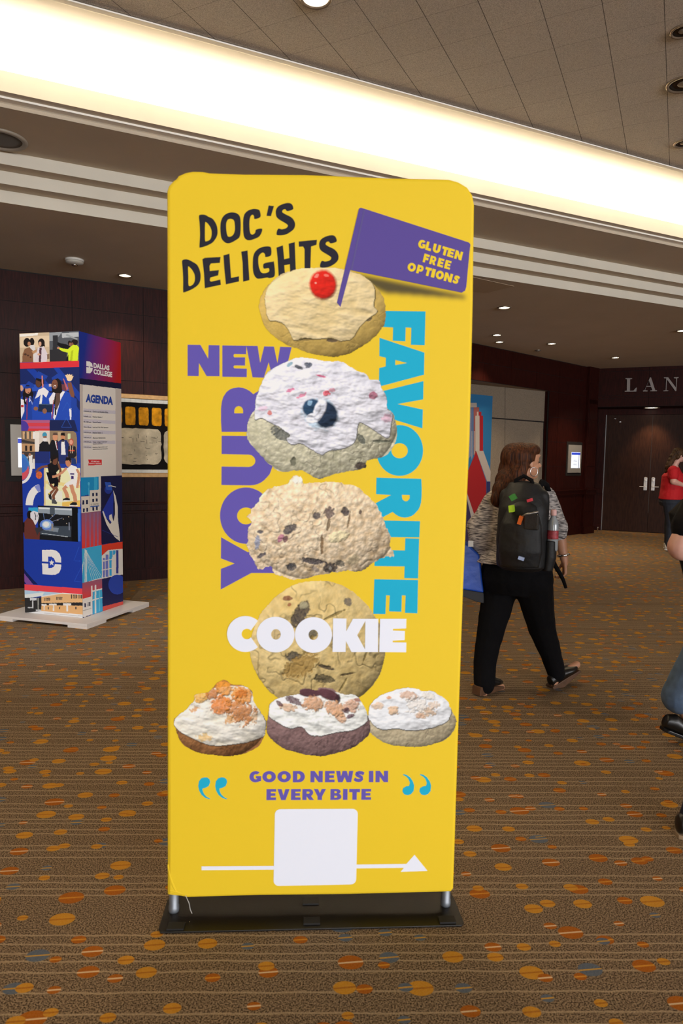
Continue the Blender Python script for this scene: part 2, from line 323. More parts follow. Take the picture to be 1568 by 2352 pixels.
# numpy painting helpers
def vnoise(x, y, seed):
    xi = np.floor(x).astype(np.int64); yi = np.floor(y).astype(np.int64); fx = x-xi; fy = y-yi; fx = fx*fx*(3-2*fx); fy = fy*fy*(3-2*fy)
    def h(a, b):
        n = (a*374761393+b*668265263+seed*974634777) & 0x7fffffff; n = ((n ^ (n >> 13))*1274126177) & 0x7fffffff; return ((n ^ (n >> 16)) & 0xffff)/65535.
    return (h(xi, yi)*(1-fx)+h(xi+1, yi)*fx)*(1-fy)+(h(xi, yi+1)*(1-fx)+h(xi+1, yi+1)*fx)*fy
def fbm(x, y, seed, oc=4):
    a = 0; s = .5
    for i in range(oc): a = a+s*vnoise(x, y, seed+i*17); x = x*2.03+7.1; y = y*2.03+3.3; s *= .5
    return a/(1-.5**oc)
def worley(x, y, seed):
    xi = np.floor(x).astype(np.int64); yi = np.floor(y).astype(np.int64); best = np.full(x.shape, 9.)
    for a in (-1, 0, 1):
        for b in (-1, 0, 1):
            cx = xi+a; cy = yi+b; n = (cx*374761393+cy*668265263+seed*974634777) & 0x7fffffff; n = ((n ^ (n >> 13))*1274126177) & 0x7fffffff
            u = ((n >> 3) & 0xfff)/4095.; v = ((n >> 15) & 0xfff)/4095.; best = np.minimum(best, (cx+u-x)**2+(cy+v-y)**2)
    return np.sqrt(best)
def inpoly(X, Y, pts):
    r = np.zeros(X.shape, bool); px_ = [p[0] for p in pts]; py_ = [p[1] for p in pts]
    bb = (X >= min(px_)) & (X <= max(px_)) & (Y >= min(py_)) & (Y <= max(py_))
    if not bb.any(): return r
    x = X[bb]; y = Y[bb]; k = np.zeros(x.shape, bool); n = len(pts)
    for i in range(n):
        x1, y1 = pts[i]; x2, y2 = pts[(i+1) % n]
        if y1 == y2: continue
        c = ((y1 > y) != (y2 > y)) & (x < (x2-x1)*(y-y1)/(y2-y1)+x1); k ^= c
    r[bb] = k; return r
def gridmesh(name, P, ink, keep, m, parent, label=None):   # P (h,w,3) world points, ink (h,w,3) linear colours, keep (h-1,w-1)
    h, w = P.shape[:2]; idx = np.arange(h*w).reshape(h, w)
    q = np.stack([idx[:-1, :-1], idx[:-1, 1:], idx[1:, 1:], idx[1:, :-1]], -1)[keep]
    used = np.unique(q); mp = np.full(h*w, -1); mp[used] = np.arange(len(used)); q = mp[q]
    co = P.reshape(-1, 3)[used]; c = np.concatenate([ink.reshape(-1, 3)[used], np.ones((len(used), 1))], 1)
    me = bpy.data.meshes.new(name); me.vertices.add(len(co)); me.vertices.foreach_set('co', co.astype(np.float32).ravel())
    me.loops.add(q.size); me.loops.foreach_set('vertex_index', q.astype(np.int32).ravel())
    me.polygons.add(len(q)); me.polygons.foreach_set('loop_start', np.arange(0, q.size, 4, dtype=np.int32))
    me.update(calc_edges=True)
    at = me.color_attributes.new('ink', 'FLOAT_COLOR', 'POINT'); at.data.foreach_set('color', c.astype(np.float32).ravel())
    me.materials.append(m); o = bpy.data.objects.new(name, me); COL.objects.link(o); attach(o, parent)
    if label: o['label'] = label
    return o
# ================================================================ the room
M_wood = woodmat('dark_wood', '220a07', '36120d', .45); M_wood2 = woodmat('door_wood', '281914', '3a241a', .42)
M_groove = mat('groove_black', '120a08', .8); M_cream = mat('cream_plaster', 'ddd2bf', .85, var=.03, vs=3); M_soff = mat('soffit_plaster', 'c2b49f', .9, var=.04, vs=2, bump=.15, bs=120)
M_white = mat('white_plaster', 'f4efe4', .85); M_beige = mat('beige_fabric_wall', '7f7261', .95, var=.16, vs=55, bump=.5, bs=90)
M_chrome = mat('chrome', 'd8d8d8', .12, 1.); M_alu = mat('aluminium', 'b9bcc0', .3, 1., bump=.05); M_steel = mat('brushed_steel', '9a948c', .35, .8)
M_blackp = mat('black_plastic', '141414', .5); M_whitep = mat('white_plastic', 'd9d6cf', .5); M_glass_lens = mat('lamp_glow', 'fff0d2', .4, emit=2.2)
M_bulb = mat('lamp_bulb', 'fff6e4', .4, emit=14); M_ringm = mat('lamp_ring', '8a7a68', .4, .5)
ZL = 3.34
mb = MB(); 
for a, b in (((-20, -18), (24, 20)),): mb.add([(a[0], a[1], 0), (b[0], a[1], 0), (b[0], b[1], 0), (a[0], b[1], 0)], [(0, 1, 2, 3)])
struct(mb, 'floor', carpet())
def slab(mb, e0, e1, d0, d1, z0, z1, mi=0): return mb.frame(Vector((0, 0, 0)), EV, NV, Vector((0, 0, 1)), (e0, d0, z0), (e1, d1, z1), mi)
E0, E1 = -11, 15
mb = slab(MB(), E0, E1, -12.2, 4.27, 3.956, 4.05); o = struct(mb, 'ceiling', tilemat())
# cove: thin trim at the tile edge, white recess, lip, steps
def extr(prof, name, m, kind='structure', n=1):
    mb = MB(); P = [ed(E0, d, z) for d, z in prof]; mb.prism(P, EV*(E1-E0)); return tag(mb.build(name, m), kind=kind)
extr([(4.262, 3.944), (4.30, 3.944), (4.30, 3.972), (5.42, 3.972), (5.42, 3.64), (4.905, 3.64), (4.905, 3.668), (5.39, 3.668), (5.39, 3.95), (4.33, 3.958), (4.262, 3.952)], 'trim_1', M_white)
extr([(4.843, 3.775), (4.90, 3.775), (4.90, 3.71), (5.5, 3.66), (5.5, 3.615), (4.983, 3.613), (4.983, 3.652), (4.843, 3.652)], 'trim_2', M_cream)
extr([(4.925, 3.652), (4.983, 3.632), (4.983, 3.652)], 'trim_3', M_cream)
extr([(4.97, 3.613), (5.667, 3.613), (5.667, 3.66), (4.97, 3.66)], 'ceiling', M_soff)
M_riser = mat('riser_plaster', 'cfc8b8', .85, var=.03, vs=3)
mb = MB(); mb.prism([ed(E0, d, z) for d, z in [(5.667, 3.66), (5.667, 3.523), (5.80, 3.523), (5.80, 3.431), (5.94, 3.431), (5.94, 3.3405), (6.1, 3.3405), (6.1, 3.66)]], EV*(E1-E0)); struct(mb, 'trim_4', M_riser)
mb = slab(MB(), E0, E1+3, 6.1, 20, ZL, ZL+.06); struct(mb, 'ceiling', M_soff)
# treads share the soffit colour
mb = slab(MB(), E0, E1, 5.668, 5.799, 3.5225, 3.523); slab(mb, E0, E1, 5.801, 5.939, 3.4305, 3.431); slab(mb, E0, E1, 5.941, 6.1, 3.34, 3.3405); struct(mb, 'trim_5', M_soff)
ZV = Vector((0, 0, 1))
def wallframe(ang, d, toward):       # direction along wall, normal into the room, origin
    a = D2R(ang); u = Vector((math.cos(a), math.sin(a), 0)); n = Vector((-math.sin(a), math.cos(a), 0)); return n*d, u, n*-1
def panels(name, O, U, Nn, u0, u1, rows, step, start, holes=(), zt=ZL, m=None, back=.12):
    mb = MB()
    # backing
    cuts = [(u0, u1, 0, zt)]
    for h in holes:
        new = []
        for (a, b, c, d) in cuts:
            if h[0] >= b or h[1] <= a: new.append((a, b, c, d)); continue
            if h[0] > a: new.append((a, h[0], c, d))
            if h[1] < b: new.append((h[1], b, c, d))
            if h[3] < d: new.append((max(a, h[0]), min(b, h[1]), h[3], d))
        cuts = new
    for (a, b, c, d) in cuts: mb.frame(O, U, Nn, ZV, (a, -back, c), (b, 0, d), 1)
    ks = [u0]; u = start
    while u > u0: u -= step
    u += step
    while u < u1: ks.append(u); u += step
    ks.append(u1)
    for i in range(len(ks)-1):
        for j in range(len(rows)-1):
            a, b, c, d = ks[i]+.003, ks[i+1]-.003, rows[j]+.003, rows[j+1]-.003
            rs = [(a, b, c, d)]
            for h in holes:
                nr = []
                for (a, b, c, d) in rs:
                    if h[0] >= b or h[1] <= a or h[3] <= c: nr.append((a, b, c, d)); continue
                    if h[0] > a+.01: nr.append((a, h[0], c, d))
                    if h[1] < b-.01: nr.append((h[1], b, c, d))
                    if h[3] < d-.01: nr.append((max(a, h[0]), min(b, h[1]), h[3], d))
                rs = nr
            for (a, b, c, d) in rs: mb.frame(O, U, Nn, ZV, (a, 0, c), (b, .010, d), 0)
    return struct(mb, name, [m or M_wood, M_groove])
def rail(name, O, U, Nn, segs, z0=.79, z1=.905, prof=None):
    mb = MB()
    for a, b in segs:
        mb.frame(O, U, Nn, ZV, (a, .0, z0+.02), (b, .035, z1-.02)); mb.frame(O, U, Nn, ZV, (a, 0, z1-.022), (b, .055, z1)); mb.frame(O, U, Nn, ZV, (a, 0, z0-.01), (b, .022, z0+.022))
    return struct(mb, name, M_wood, bevel=.004)
def base(name, O, U, Nn, segs, h=.13):
    mb = MB()
    for a, b in segs: mb.frame(O, U, Nn, ZV, (a, 0, 0), (b, .022, h)); mb.frame(O, U, Nn, ZV, (a, 0, h), (b, .014, h+.015))
    return struct(mb, name, M_wood)
# left wall
OL, UL, NL = wallframe(28, 8.03, 1)
OR, UR, NR = wallframe(42.8096, 6.8145, 1)
A_ = np.array([[UL.x, -UR.x], [UL.y, -UR.y]]); sol = np.linalg.solve(A_, np.array([OR.x-OL.x, OR.y-OL.y])); uX, vX = sol
panels('wall_left', OL, UL, NL, -13, uX, [0, .80, .90, 1.36, 1.82, 2.28, 2.73, 3.02, ZL-.01], .755, .929)
rail('trim_6', OL, UL, NL, [(-13, uX)]); base('baseboard_left', OL, UL, NL, [(-13, uX)])
# right-hand wall of the recess with the fabric partition
PC = Vector((5.126, 14.038, 0)); uC = PC.dot(UR)
HO = (8.35, 11.53, 0, 2.755)
panels('wall_right', OR, UR, NR, vX, uC, [0, .80, .90, 1.36, 1.82, 2.28, 2.755, 3.05, ZL-.01], .80, 9.45, holes=[HO], back=.03)
rail('trim_7', OR, UR, NR, [(vX, HO[0]), (HO[1], uC)]); base('baseboard_right', OR, UR, NR, [(vX, HO[0]), (HO[1], uC)])
Pa = atz(1081, 881.8, 2.755); Pb = atz(1261.5, 900.2, 2.755); Ub = (Pb-Pa); Ub.z = 0; Lb = Ub.length; Ub.normalize(); Nb = Vector((Ub.y, -Ub.x, 0)); Pa.z = 0
mb = MB(); mb.frame(Pa, Ub, Nb, ZV, (-1.2, -.1, 0), (Lb+.35, 0, 2.9)); struct(mb, 'wall_back', M_beige)
# joints of the fabric partition: head joint, upright of the pass door, panel seams
mb = MB(); SB = Surf(Pa+Nb*.0, Nb)
def pxline(mb, S_, p, q, w, off=.003, mi=0):
    a = S_(*p, off); b = S_(*q, off); t = (b-a).normalized(); s = t.cross(S_.n)*w/2; mb.prism([a-s, b-s, b+s, a+s], -S_.n*.002, mi)
c6 = crop(1060, 840, .32398)
for p, q, w in (((100, 362), (583, 399), .022), ((308, 385), (300, 1200), .006), ((580, 398), (566, 1100), .012), ((308, 140), (308, 372), .006)): pxline(mb, SB, *c6([p, q]), w)
o = struct(mb, 'trim_8', M_groove)
# recess lining (wood returns and brownish soffit)
mb = MB(); mb.frame(OR, UR, NR, ZV, (HO[0], -.75, 2.755), (HO[1], -.03, 2.80), 0); struct(mb, 'trim_9', mat('recess_soffit', '8a7a68', .9, var=.1))
mb = MB(); mb.frame(OR, UR, NR, ZV, (HO[0]-.1, -.9, 0), (HO[0], -.03, 2.8)); mb.frame(OR, UR, NR, ZV, (HO[1]+.02, -.9, 0), (HO[1]+.1, -.03, 2.8)); struct(mb, 'trim_10', M_wood)
# pilaster beside the doors
mb = MB(); mb.frame(OR, UR, NR, ZV, (12.90, 0, 0), (uC-.02, .07, ZL))
for z in (.45, 1.36, 1.82, 2.28, 2.6): mb.frame(OR, UR, NR, ZV, (12.93, .07, z+.01), (uC-.06, .078, z+.42))
for z0, z1, t in ((0, .15, .10), (.80, .90, .11), (.885, .91, .13)): mb.frame(OR, UR, NR, ZV, (12.88, 0, z0), (uC, t, z1))
struct(mb, 'trim_11', M_wood, bevel=.003)
# header wall with letters, alcove and doors
HU = Vector((math.cos(-A25), math.sin(-A25), 0)); HN = -Vector((math.sin(A25), math.cos(A25), 0)); HD = 14.9; OD = Vector((math.sin(A25), math.cos(A25), 0))
OH = OD*HD; ODr = OD*15.56
mb = MB(); zs = 2.57
mb.frame(OH, HU, HN, ZV, (-1.35, -.12, zs), (.9, 0, ZL), 1); mb.frame(OH, HU, HN, ZV, (.9, -.12, 0), (7, 0, ZL), 1)
for a, b in ((-1.29, -.3), (-.3, .9), (.9, 1.9), (1.9, 2.9), (2.9, 3.9), (3.9, 5), (5, 6.8)):
    for c, d in ((zs, 2.74), (2.74, 2.79), (2.79, 3.27), (3.27, ZL)): mb.frame(OH, HU, HN, ZV, (a+.003, 0, c+.003), (b-.003, .01 if d-c > .1 else .022, d-.002))
for a, b in ((.9, 1.9), (1.9, 2.9), (2.9, 3.9), (3.9, 5), (5, 6.8)):
    for c, d in ((0, .8), (.8, .9), (.9, 1.36), (1.36, 1.82), (1.82, 2.28), (2.28, zs)): mb.frame(OH, HU, HN, ZV, (a+.003, 0, c+.003), (b-.003, .01, d-.002))
struct(mb, 'wall_doors', [M_wood, M_groove])
mb = MB(); mb.frame(OH, HU, HN, ZV, (-1.35, -.9, zs), (.95, -.10, zs+.06)); struct(mb, 'trim_12', M_wood)
mb = MB(); mb.frame(OH, HU, HN, ZV, (-1.37, -.9, 0), (-1.27, 0, zs)); mb.frame(OH, HU, HN, ZV, (.85, -.9, 0), (.95, -.1, zs))
mb.frame(ODr, HU, HN, ZV, (-1.27, -.1, 0), (-1.115, .05, zs)); mb.frame(ODr, HU, HN, ZV, (.69, -.1, 0), (.85, .05, zs)); mb.frame(ODr, HU, HN, ZV, (-1.115, -.1, 2.45), (.69, .02, zs))
for z in (.9, 1.36, 1.82, 2.28): mb.frame(ODr, HU, HN, ZV, (-1.25, .05, z), (-1.14, .056, z+.43))
mb.frame(ODr, HU, HN, ZV, (-1.27, .05, .8), (-1.115, .09, .89)); mb.frame(ODr, HU, HN, ZV, (-1.27, .05, 0), (-1.115, .075, .14)); struct(mb, 'trim_13', M_wood, bevel=.002)
mb = MB(); mb.frame(ODr, HU, HN, ZV, (-1.112, -.01, .01), (-1.098, .03, 2.45)); struct(mb, 'trim_14', M_alu)
for k, (a, b, hu, sg) in enumerate(((-1.097, -.213, -.29, -1), (-.207, .688, -.145, 1))):
    mb = MB(); mb.frame(ODr, HU, HN, ZV, (a, -.05, .012), (b, 0, 2.447)); dr = struct(mb, 'door_%d' % (k+1), M_wood2, bevel=.002)
    mb = MB(); mb.frame(ODr, HU, HN, ZV, (hu-.032, 0, .885), (hu+.032, .012, 1.15)); P = ODr+HU*hu+ZV*.96
    mb.tube([P+HN*.01, P+HN*.055], .012, 10); mb.tube([P+HN*.05, P+HN*.052+HU*sg*.11], .009, 8); mb.lathe(ODr+HU*hu+ZV*1.09, [(.0, .012), (.024, .012), (.022, .022), (0, .024)], 16, Z=HN, X=HU)
    mb.tube([ODr+HU*(hu-.02)+ZV*1.15+HN*.006, ODr+HU*(hu+.02)+ZV*1.15+HN*.006], .012, 8); mb.build('door_handle', mat('satin_chrome', 'dfe1e0', .35, .35), dr, bevel=.003)
    if k == 0:
        mb = MB()
        for px_, py_ in ((1411, 962), (1413, 962), (1422.5, 969), (1424.5, 969)): p = onpl(px_, py_, ODr, HN); mb.lathe(p, [(0, 0), (.009, 0), (.007, .006), (0, .007)], 10, Z=HN, X=HU)
        mb.build('screw', M_chrome, dr)
        mb = MB(); q = ODr+HU*(-1.16)+ZV*.02+HN*.28; mb.tube([q-ZV*.02, q+ZV*.05], .012, 8); mb.lathe(q+ZV*.05, [(.0, 0), (.028, 0), (.028, .02), (0, .022)], 12)
        tag(mb.build('door_stop', M_chrome), 'small chrome door stop standing on the carpet by the door jamb', 'door stop')
SH = Surf(OH+HN*.012, HN); c5 = crop(1340, 820, .20412); M_letter = mat('letter_metal', '938b87', .45, .3)
LET = {'L': [[(470, 238), (545, 238), (545, 246), (522, 250), (520, 380), (560, 378), (588, 345), (597, 345), (592, 388), (462, 390), (462, 382), (485, 378), (487, 250), (470, 246)]],
 'A': [[(668, 376), (685, 374), (745, 230), (757, 228), (805, 374), (825, 374), (825, 385), (750, 385), (750, 376), (772, 373), (758, 335), (703, 335), (690, 374), (718, 376), (718, 387), (668, 387)], [(707, 325), (755, 325), (733, 262)]],
 'N': [[(903, 228), (950, 228), (1038, 345), (1040, 240), (1015, 238), (1013, 228), (1068, 225), (1068, 235), (1050, 238), (1042, 383), (1030, 383), (935, 250), (930, 375), (952, 375), (950, 383), (897, 385), (897, 377), (922, 375), (928, 240), (903, 238)]]}
for ch, loops in LET.items():
    mb = MB(); P = [[SH(*q, .02) for q in c5(l)] for l in loops]; flat = [p for l in P for p in l]; n = len(flat); tri = [tuple(t) for t in tessellate_polygon(P)]
    mb.add(flat+[p-SH.n*.02 for p in flat], tri+[tuple(i+n for i in t) for t in tri]); k = 0
    for l in P:
        m_ = len(l); mb.add(l+[p-SH.n*.02 for p in l], [(i, (i+1) % m_, (i+1) % m_+m_, i+m_) for i in range(m_)])
    tag(mb.build('wall_letter', M_letter), 'grey metal serif capital %s on the dark wood header above the doors' % ch, 'letter', 'serif letters above the doors')
# remaining shell, mostly out of frame
e_, d_ = 14.4, 5.97
mb = MB(); mb.frame(Vector((0, 0, 0)), EV, NV, ZV, (e_, -12.2, 0), (e_+.1, 7.4, 4.1)); struct(mb, 'wall_far_right', M_wood)
mb = MB(); mb.frame(Vector((0, 0, 0)), EV, NV, ZV, (-11.1, -12.2, 0), (-11, 9.5, 4.1)); struct(mb, 'wall_far_left', M_wood)
mb = MB(); mb.frame(Vector((0, 0, 0)), EV, NV, ZV, (-11, -12.3, 0), (15, -12.2, .35)); mb.frame(Vector((0, 0, 0)), EV, NV, ZV, (-11, -12.3, 3.2), (15, -12.2, 4.1))
mb.frame(Vector((0, 0, 0)), EV, NV, ZV, (-11, -12.3, .35), (-8.2, -12.2, 3.2)); mb.frame(Vector((0, 0, 0)), EV, NV, ZV, (7.2, -12.3, .35), (15, -12.2, 3.2)); struct(mb, 'wall_behind', M_cream)
mb = MB()
for i in range(9): mb.frame(Vector((0, 0, 0)), EV, NV, ZV, (-8.2+i*1.925-.03, -12.3, .35), (-8.2+i*1.925+.03, -12.2, 3.2))
wf = struct(mb, 'window_1', M_alu)

# ---------------------------------------------------------------- ceiling fittings
def downlight(P, r, label, group=None, lit=True, sp=None, name='downlight', down=DOWN):
    t = thing(name, P, label, 'ceiling light', group)
    MB().lathe(P, [(r*.80, -.001), (r*.82, -.010), (r*.95, -.012), (r, -.006), (r, -.001)], 28).build('trim_ring', M_ringm, t, smooth=True)
    MB().lathe(P, [(0, -.002), (r*.5, -.002), (r*.8, -.004), (r*.8, -.001)], 28).build('reflector', M_glass_lens if lit else mat('dark_reflector', '2c231b', .25, .6), t, smooth=True)
    b = MB(); b.ell(P+Vector((0, 0, -.003)), (r*.36, r*.36, .006), n=14, m=8); b.build('bulb', M_bulb if lit else mat('unlit_bulb', '8f8474', .3), t, smooth=True)
    if lit: spot('downlight_beam', P+Vector((0, 0, -.05)), sp or down, size=95, r=.05)
    return t
DL = [(287, 632, .075, 'lit round downlight in the low ceiling, nearest the left wall'), (1158, 706, .085, 'lit round downlight in the low ceiling right of the yellow banner, nearest the ceiling steps'),
 (1141, 769, .075, 'upper of the two close-set downlights just right of the yellow banner'), (1147, 785, .075, 'lower of the two close-set downlights just right of the yellow banner'),
 (1267, 789, .08, 'lit downlight in the low ceiling above the walking woman'), (1413, 821, .08, 'lit downlight in the low ceiling before the large letters'), (1566, 759, .08, 'lit downlight in the low ceiling cut by the right edge of the photo')]
for x, y, r, l in DL: downlight(atz(x, y, ZL), r, l, 'downlights in the low ceiling', sp=150 if x == 1413 else None)
DP = onpl(1495, 936.5, Vector((0, 0, zs)), ZV); DP = atz(1495, 937, zs)
downlight(OD*15.27+HU*(-.245)+ZV*zs, .16, 'lit downlight in the alcove soffit right above the double doors', sp=1)
spot('door_beam', OD*15.12+HU*(-.2)+ZV*(zs-.04), 60, (1, .62, .32), size=75, blend=.9, target=OD*15.56+HU*(-.2)+ZV*1.5, r=.05)
TL = [(725, -6, .09, True, 'lit lamp in the tiled ceiling at the very top edge of the photo'), (1568, 70, .07, False, 'topmost of three round ceiling fittings in the tiles at the right edge'),
      (1570, 192, .11, False, 'large unlit round fitting in the tiles, middle one at the right edge'), (1570, 328, .075, False, 'lowest of three round ceiling fittings in the tiles at the right edge')]
for x, y, r, lit, l in TL: downlight(atz(x, y, 3.956), r, l, 'round fittings in the tiled ceiling', lit)
for x, y, tx, ty in ((-3.3, 2.2, -2.5, 6.0), (-1.4, 1.6, -2.3, 6.0)):  # two lamps added out of view, beams aimed to brighten the kiosk
    P = Vector((x, y, 3.956)); downlight(P, .09, 'lamp added to brighten the kiosk, in the tiled ceiling '+('left of' if x < -2 else 'above')+' the camera, outside the photo', 'round fittings in the tiled ceiling', True, 20); spot('added_kiosk_beam', P+Vector((0, 0, -.06)), 260, (1, .93, .86), 55, .8, (tx, ty, 1.1), .06)
P = atz(2, 319, 3.613); t = thing('ceiling_speaker', P, 'round grey ceiling speaker in the soffit at the left edge', 'speaker')
MB().lathe(P, [(.135, -.004), (.14, -.014), (.165, -.014), (.172, -.006), (.172, -.0005), (.135, -.0005)], 40).build('trim_ring', mat('speaker_ring', '9a8f80', .5), t, smooth=True)
MB().lathe(P, [(0, -.007), (.1, -.007), (.135, -.005), (.135, -.001)], 40).build('grille', mat('speaker_grille', '77716a', .7, bump=.8, bs=700), t, smooth=True)
P = atz(171, 596, ZL); t = thing('smoke_detector', P, 'white round smoke detector on the low ceiling at left', 'smoke detector')
MB().lathe(P, [(.088, 0), (.088, -.012), (.085, -.018)], 32).build('base', M_whitep, t, smooth=True)
MB().lathe(P, [(.085, -.018), (.08, -.036), (.055, -.046), (.03, -.048)], 32).build('cover', mat('detector_cover', 'bcb7ac', .5), t, smooth=True)
MB().lathe(P, [(.03, -.046), (.028, -.058), (.012, -.064), (0, -.065)], 20).build('sensor', M_chrome, t, smooth=True)
P = atz(1235, 804.5, ZL); t = MB().lathe(P, [(.05, 0), (.05, -.008), (.03, -.014), (.012, -.03), (0, -.031)], 20).build('sprinkler', M_steel); tag(t, 'small sprinkler head on the low ceiling right of the close-set downlights', 'sprinkler')
mb = MB(); ap = [atz(x, y, ZL) for x, y in ((1085, 636), (1180, 657), (1120, 672), (1060, 668))]
mb.prism(ap, Vector((0, 0, -.003))); struct(mb, 'trim_15', mat('access_panel', 'b3a188', .9))

# ---------------------------------------------------------------- wall art, screens
def wbox(mb, O, U, Nn, a, b, mi=0): return mb.frame(O, U, Nn, ZV, (a[0], a[2], a[1]), (b[0], b[2], b[1]), mi)
u0, u1 = .98, 3.7; z0, z1 = 1.194, 2.131
t = thing('framed_painting', OL+UL*((u0+u1)/2)+ZV*z0, 'wide painting of yellow and cream blocks on black in a gold frame', 'painting')
mb = MB()
for a, b in (((u0, z0, .01), (u1, z0+.05, .06)), ((u0, z1-.05, .01), (u1, z1, .06)), ((u0, z0+.05, .01), (u0+.05, z1-.05, .06)), ((u1-.05, z0+.05, .01), (u1, z1-.05, .06))): wbox(mb, OL, UL, NL, a, b)
mb.build('frame', mat('gold_frame', 'a27c48', .4, .35, var=.15, vs=30), t, bevel=.004)
for za, zb in ((z0+.052, z0+.088), (z1-.092, z1-.052)):
    mb = MB(); u = u0+.052; wbox(mb, OL, UL, NL, (u0+.052, za+.002, .008), (u1-.06, zb-.002, .042))
    while u < u1-.06: wbox(mb, OL, UL, NL, (u, za, .01), (u+.058, zb, .045)); u += .062
    mb.build('mosaic_border', mat('mosaic_white', 'c9c7b8', .3, var=.08), t)
mb = MB(); wbox(mb, OL, UL, NL, (u0+.052, z0+.09, .01), (u1-.052, z1-.094, .028)); mb.build('canvas', mat('paint_black', '100c09', .6, var=.3, vs=12, bump=.2, bs=40, spec=.08), t)
def blob(U0, Z0, w, h, sd):
    rr = random.Random(sd); pts = []
    for i in range(44):
        a = 2*math.pi*i/44; ca, sa = math.cos(a), math.sin(a); k = (abs(ca)**7+abs(sa)**7)**(-1/7); k *= 1+rr.uniform(-.025, .025)
        pts.append(OL+UL*(U0+ca*k*w/2)+ZV*(Z0+sa*k*h/2)+NL*.028)
    return pts
M_py = mat('paint_yellow', 'cf8d12', .6, var=.4, vs=16, bump=.4, bs=30, spec=.1); M_pc = mat('paint_cream', 'c0b49a', .6, var=.3, vs=9, bump=.4, bs=25, spec=.1); M_pk = M_groove
mb = MB()
for k in range(-3, 15):
    uc = 1.53+.147*k
    if u0+.12 < uc < u1-.12: MB().prism(blob(uc, 1.888, .112, .205, k), NL*.004).build('yellow_block', M_py, t)
mb = MB(); mb2 = MB(); rr = random.Random(3)
for uc in (1.32-.0, 1.625+.53*1-.53, 2.155, 2.69, 3.22):
    w = .5 if uc > 1.5 else .09
    if uc < 1.5: uc = 1.22; w = .24
    MB().prism(blob(uc, 1.545, w, .41, int(uc*100)), NL*.004).build('cream_block', M_pc, t)
    if w > .4:
        for j in range(26):
            a = uc+rr.uniform(-.22, .22); b = 1.545+rr.uniform(-.18, .18)
            if rr.random() < .6: b = 1.545+rr.choice((-.09, .05, .1))+rr.uniform(-.01, .01)
            else: a = uc+rr.choice((-.06, .08))+rr.uniform(-.01, .01)
            L_ = rr.uniform(.008, .05); vert = rr.random() < .4; wbox(mb2, OL, UL, NL, (a, b, .0315), (a+(.004 if vert else L_), b+(L_ if vert else .004), .0325))
tag(mb2.build('ink_scratches', M_groove, t), kind='stuff')
M_scr = mat('screen_white', 'e6eeff', .3, emit=.9); M_scrb = mat('screen_blue', '2a3fb8', .3, emit=.7); M_scrk = mat('screen_black', '0b0c12', .2)
for nm, O, U, Nn, ua, ub, za, zb, lab in (('l', OL, UL, NL, .303, .80, 1.208, 1.748, 'grey wall plate with a lit screen half hidden by the photo-covered kiosk'), ('r', OR, UR, NR, 12.268, 12.77, 1.238, 1.782, 'grey wall plate with a small lit screen between partition and doors')):
    t = thing('room_sign', O+U*((ua+ub)/2)+ZV*za, lab, 'room sign')
    mb = MB(); wbox(mb, O, U, Nn, (ua-.05, za-.06, .005), (ub+.05, zb+.06, .016)); mb.build('backing', M_groove, t)
    mb = MB(); wbox(mb, O, U, Nn, (ua, za, .016), (ub, zb, .032)); mb.build('plate', mat('sign_plate', '9c9790', .45, .2), t, bevel=.002)
    sa, sb = ua+(.07 if nm == 'l' else .11), ub-.06; ya, yb = za+.09, zb-.14
    mb = MB(); wbox(mb, O, U, Nn, (sa, ya, .032), (sb, yb, .036)); sc = mb.build('screen', M_scr, t)
    mb = MB(); wbox(mb, O, U, Nn, (sa, yb-.055, .036), (sb, yb-.008, .0365)); mb.build('title_bar', M_scrb, sc)
    mb = MB()
    for i, (f, w) in enumerate(((.5, .5), (.43, .7), (.26, .55), (.19, .6))): uc = (sa+sb)/2-.02; wbox(mb, O, U, Nn, (uc-w*.12, ya+f*(yb-ya), .036), (uc+w*.12, ya+f*(yb-ya)+.006, .0364))
    if nm == 'r': wbox(mb, O, U, Nn, (sb-.055, ya, .036), (sb-.035, yb-.01, .0364))
    mb.build('screen_text', mat('screen_ink', '5a6488', .4), sc)
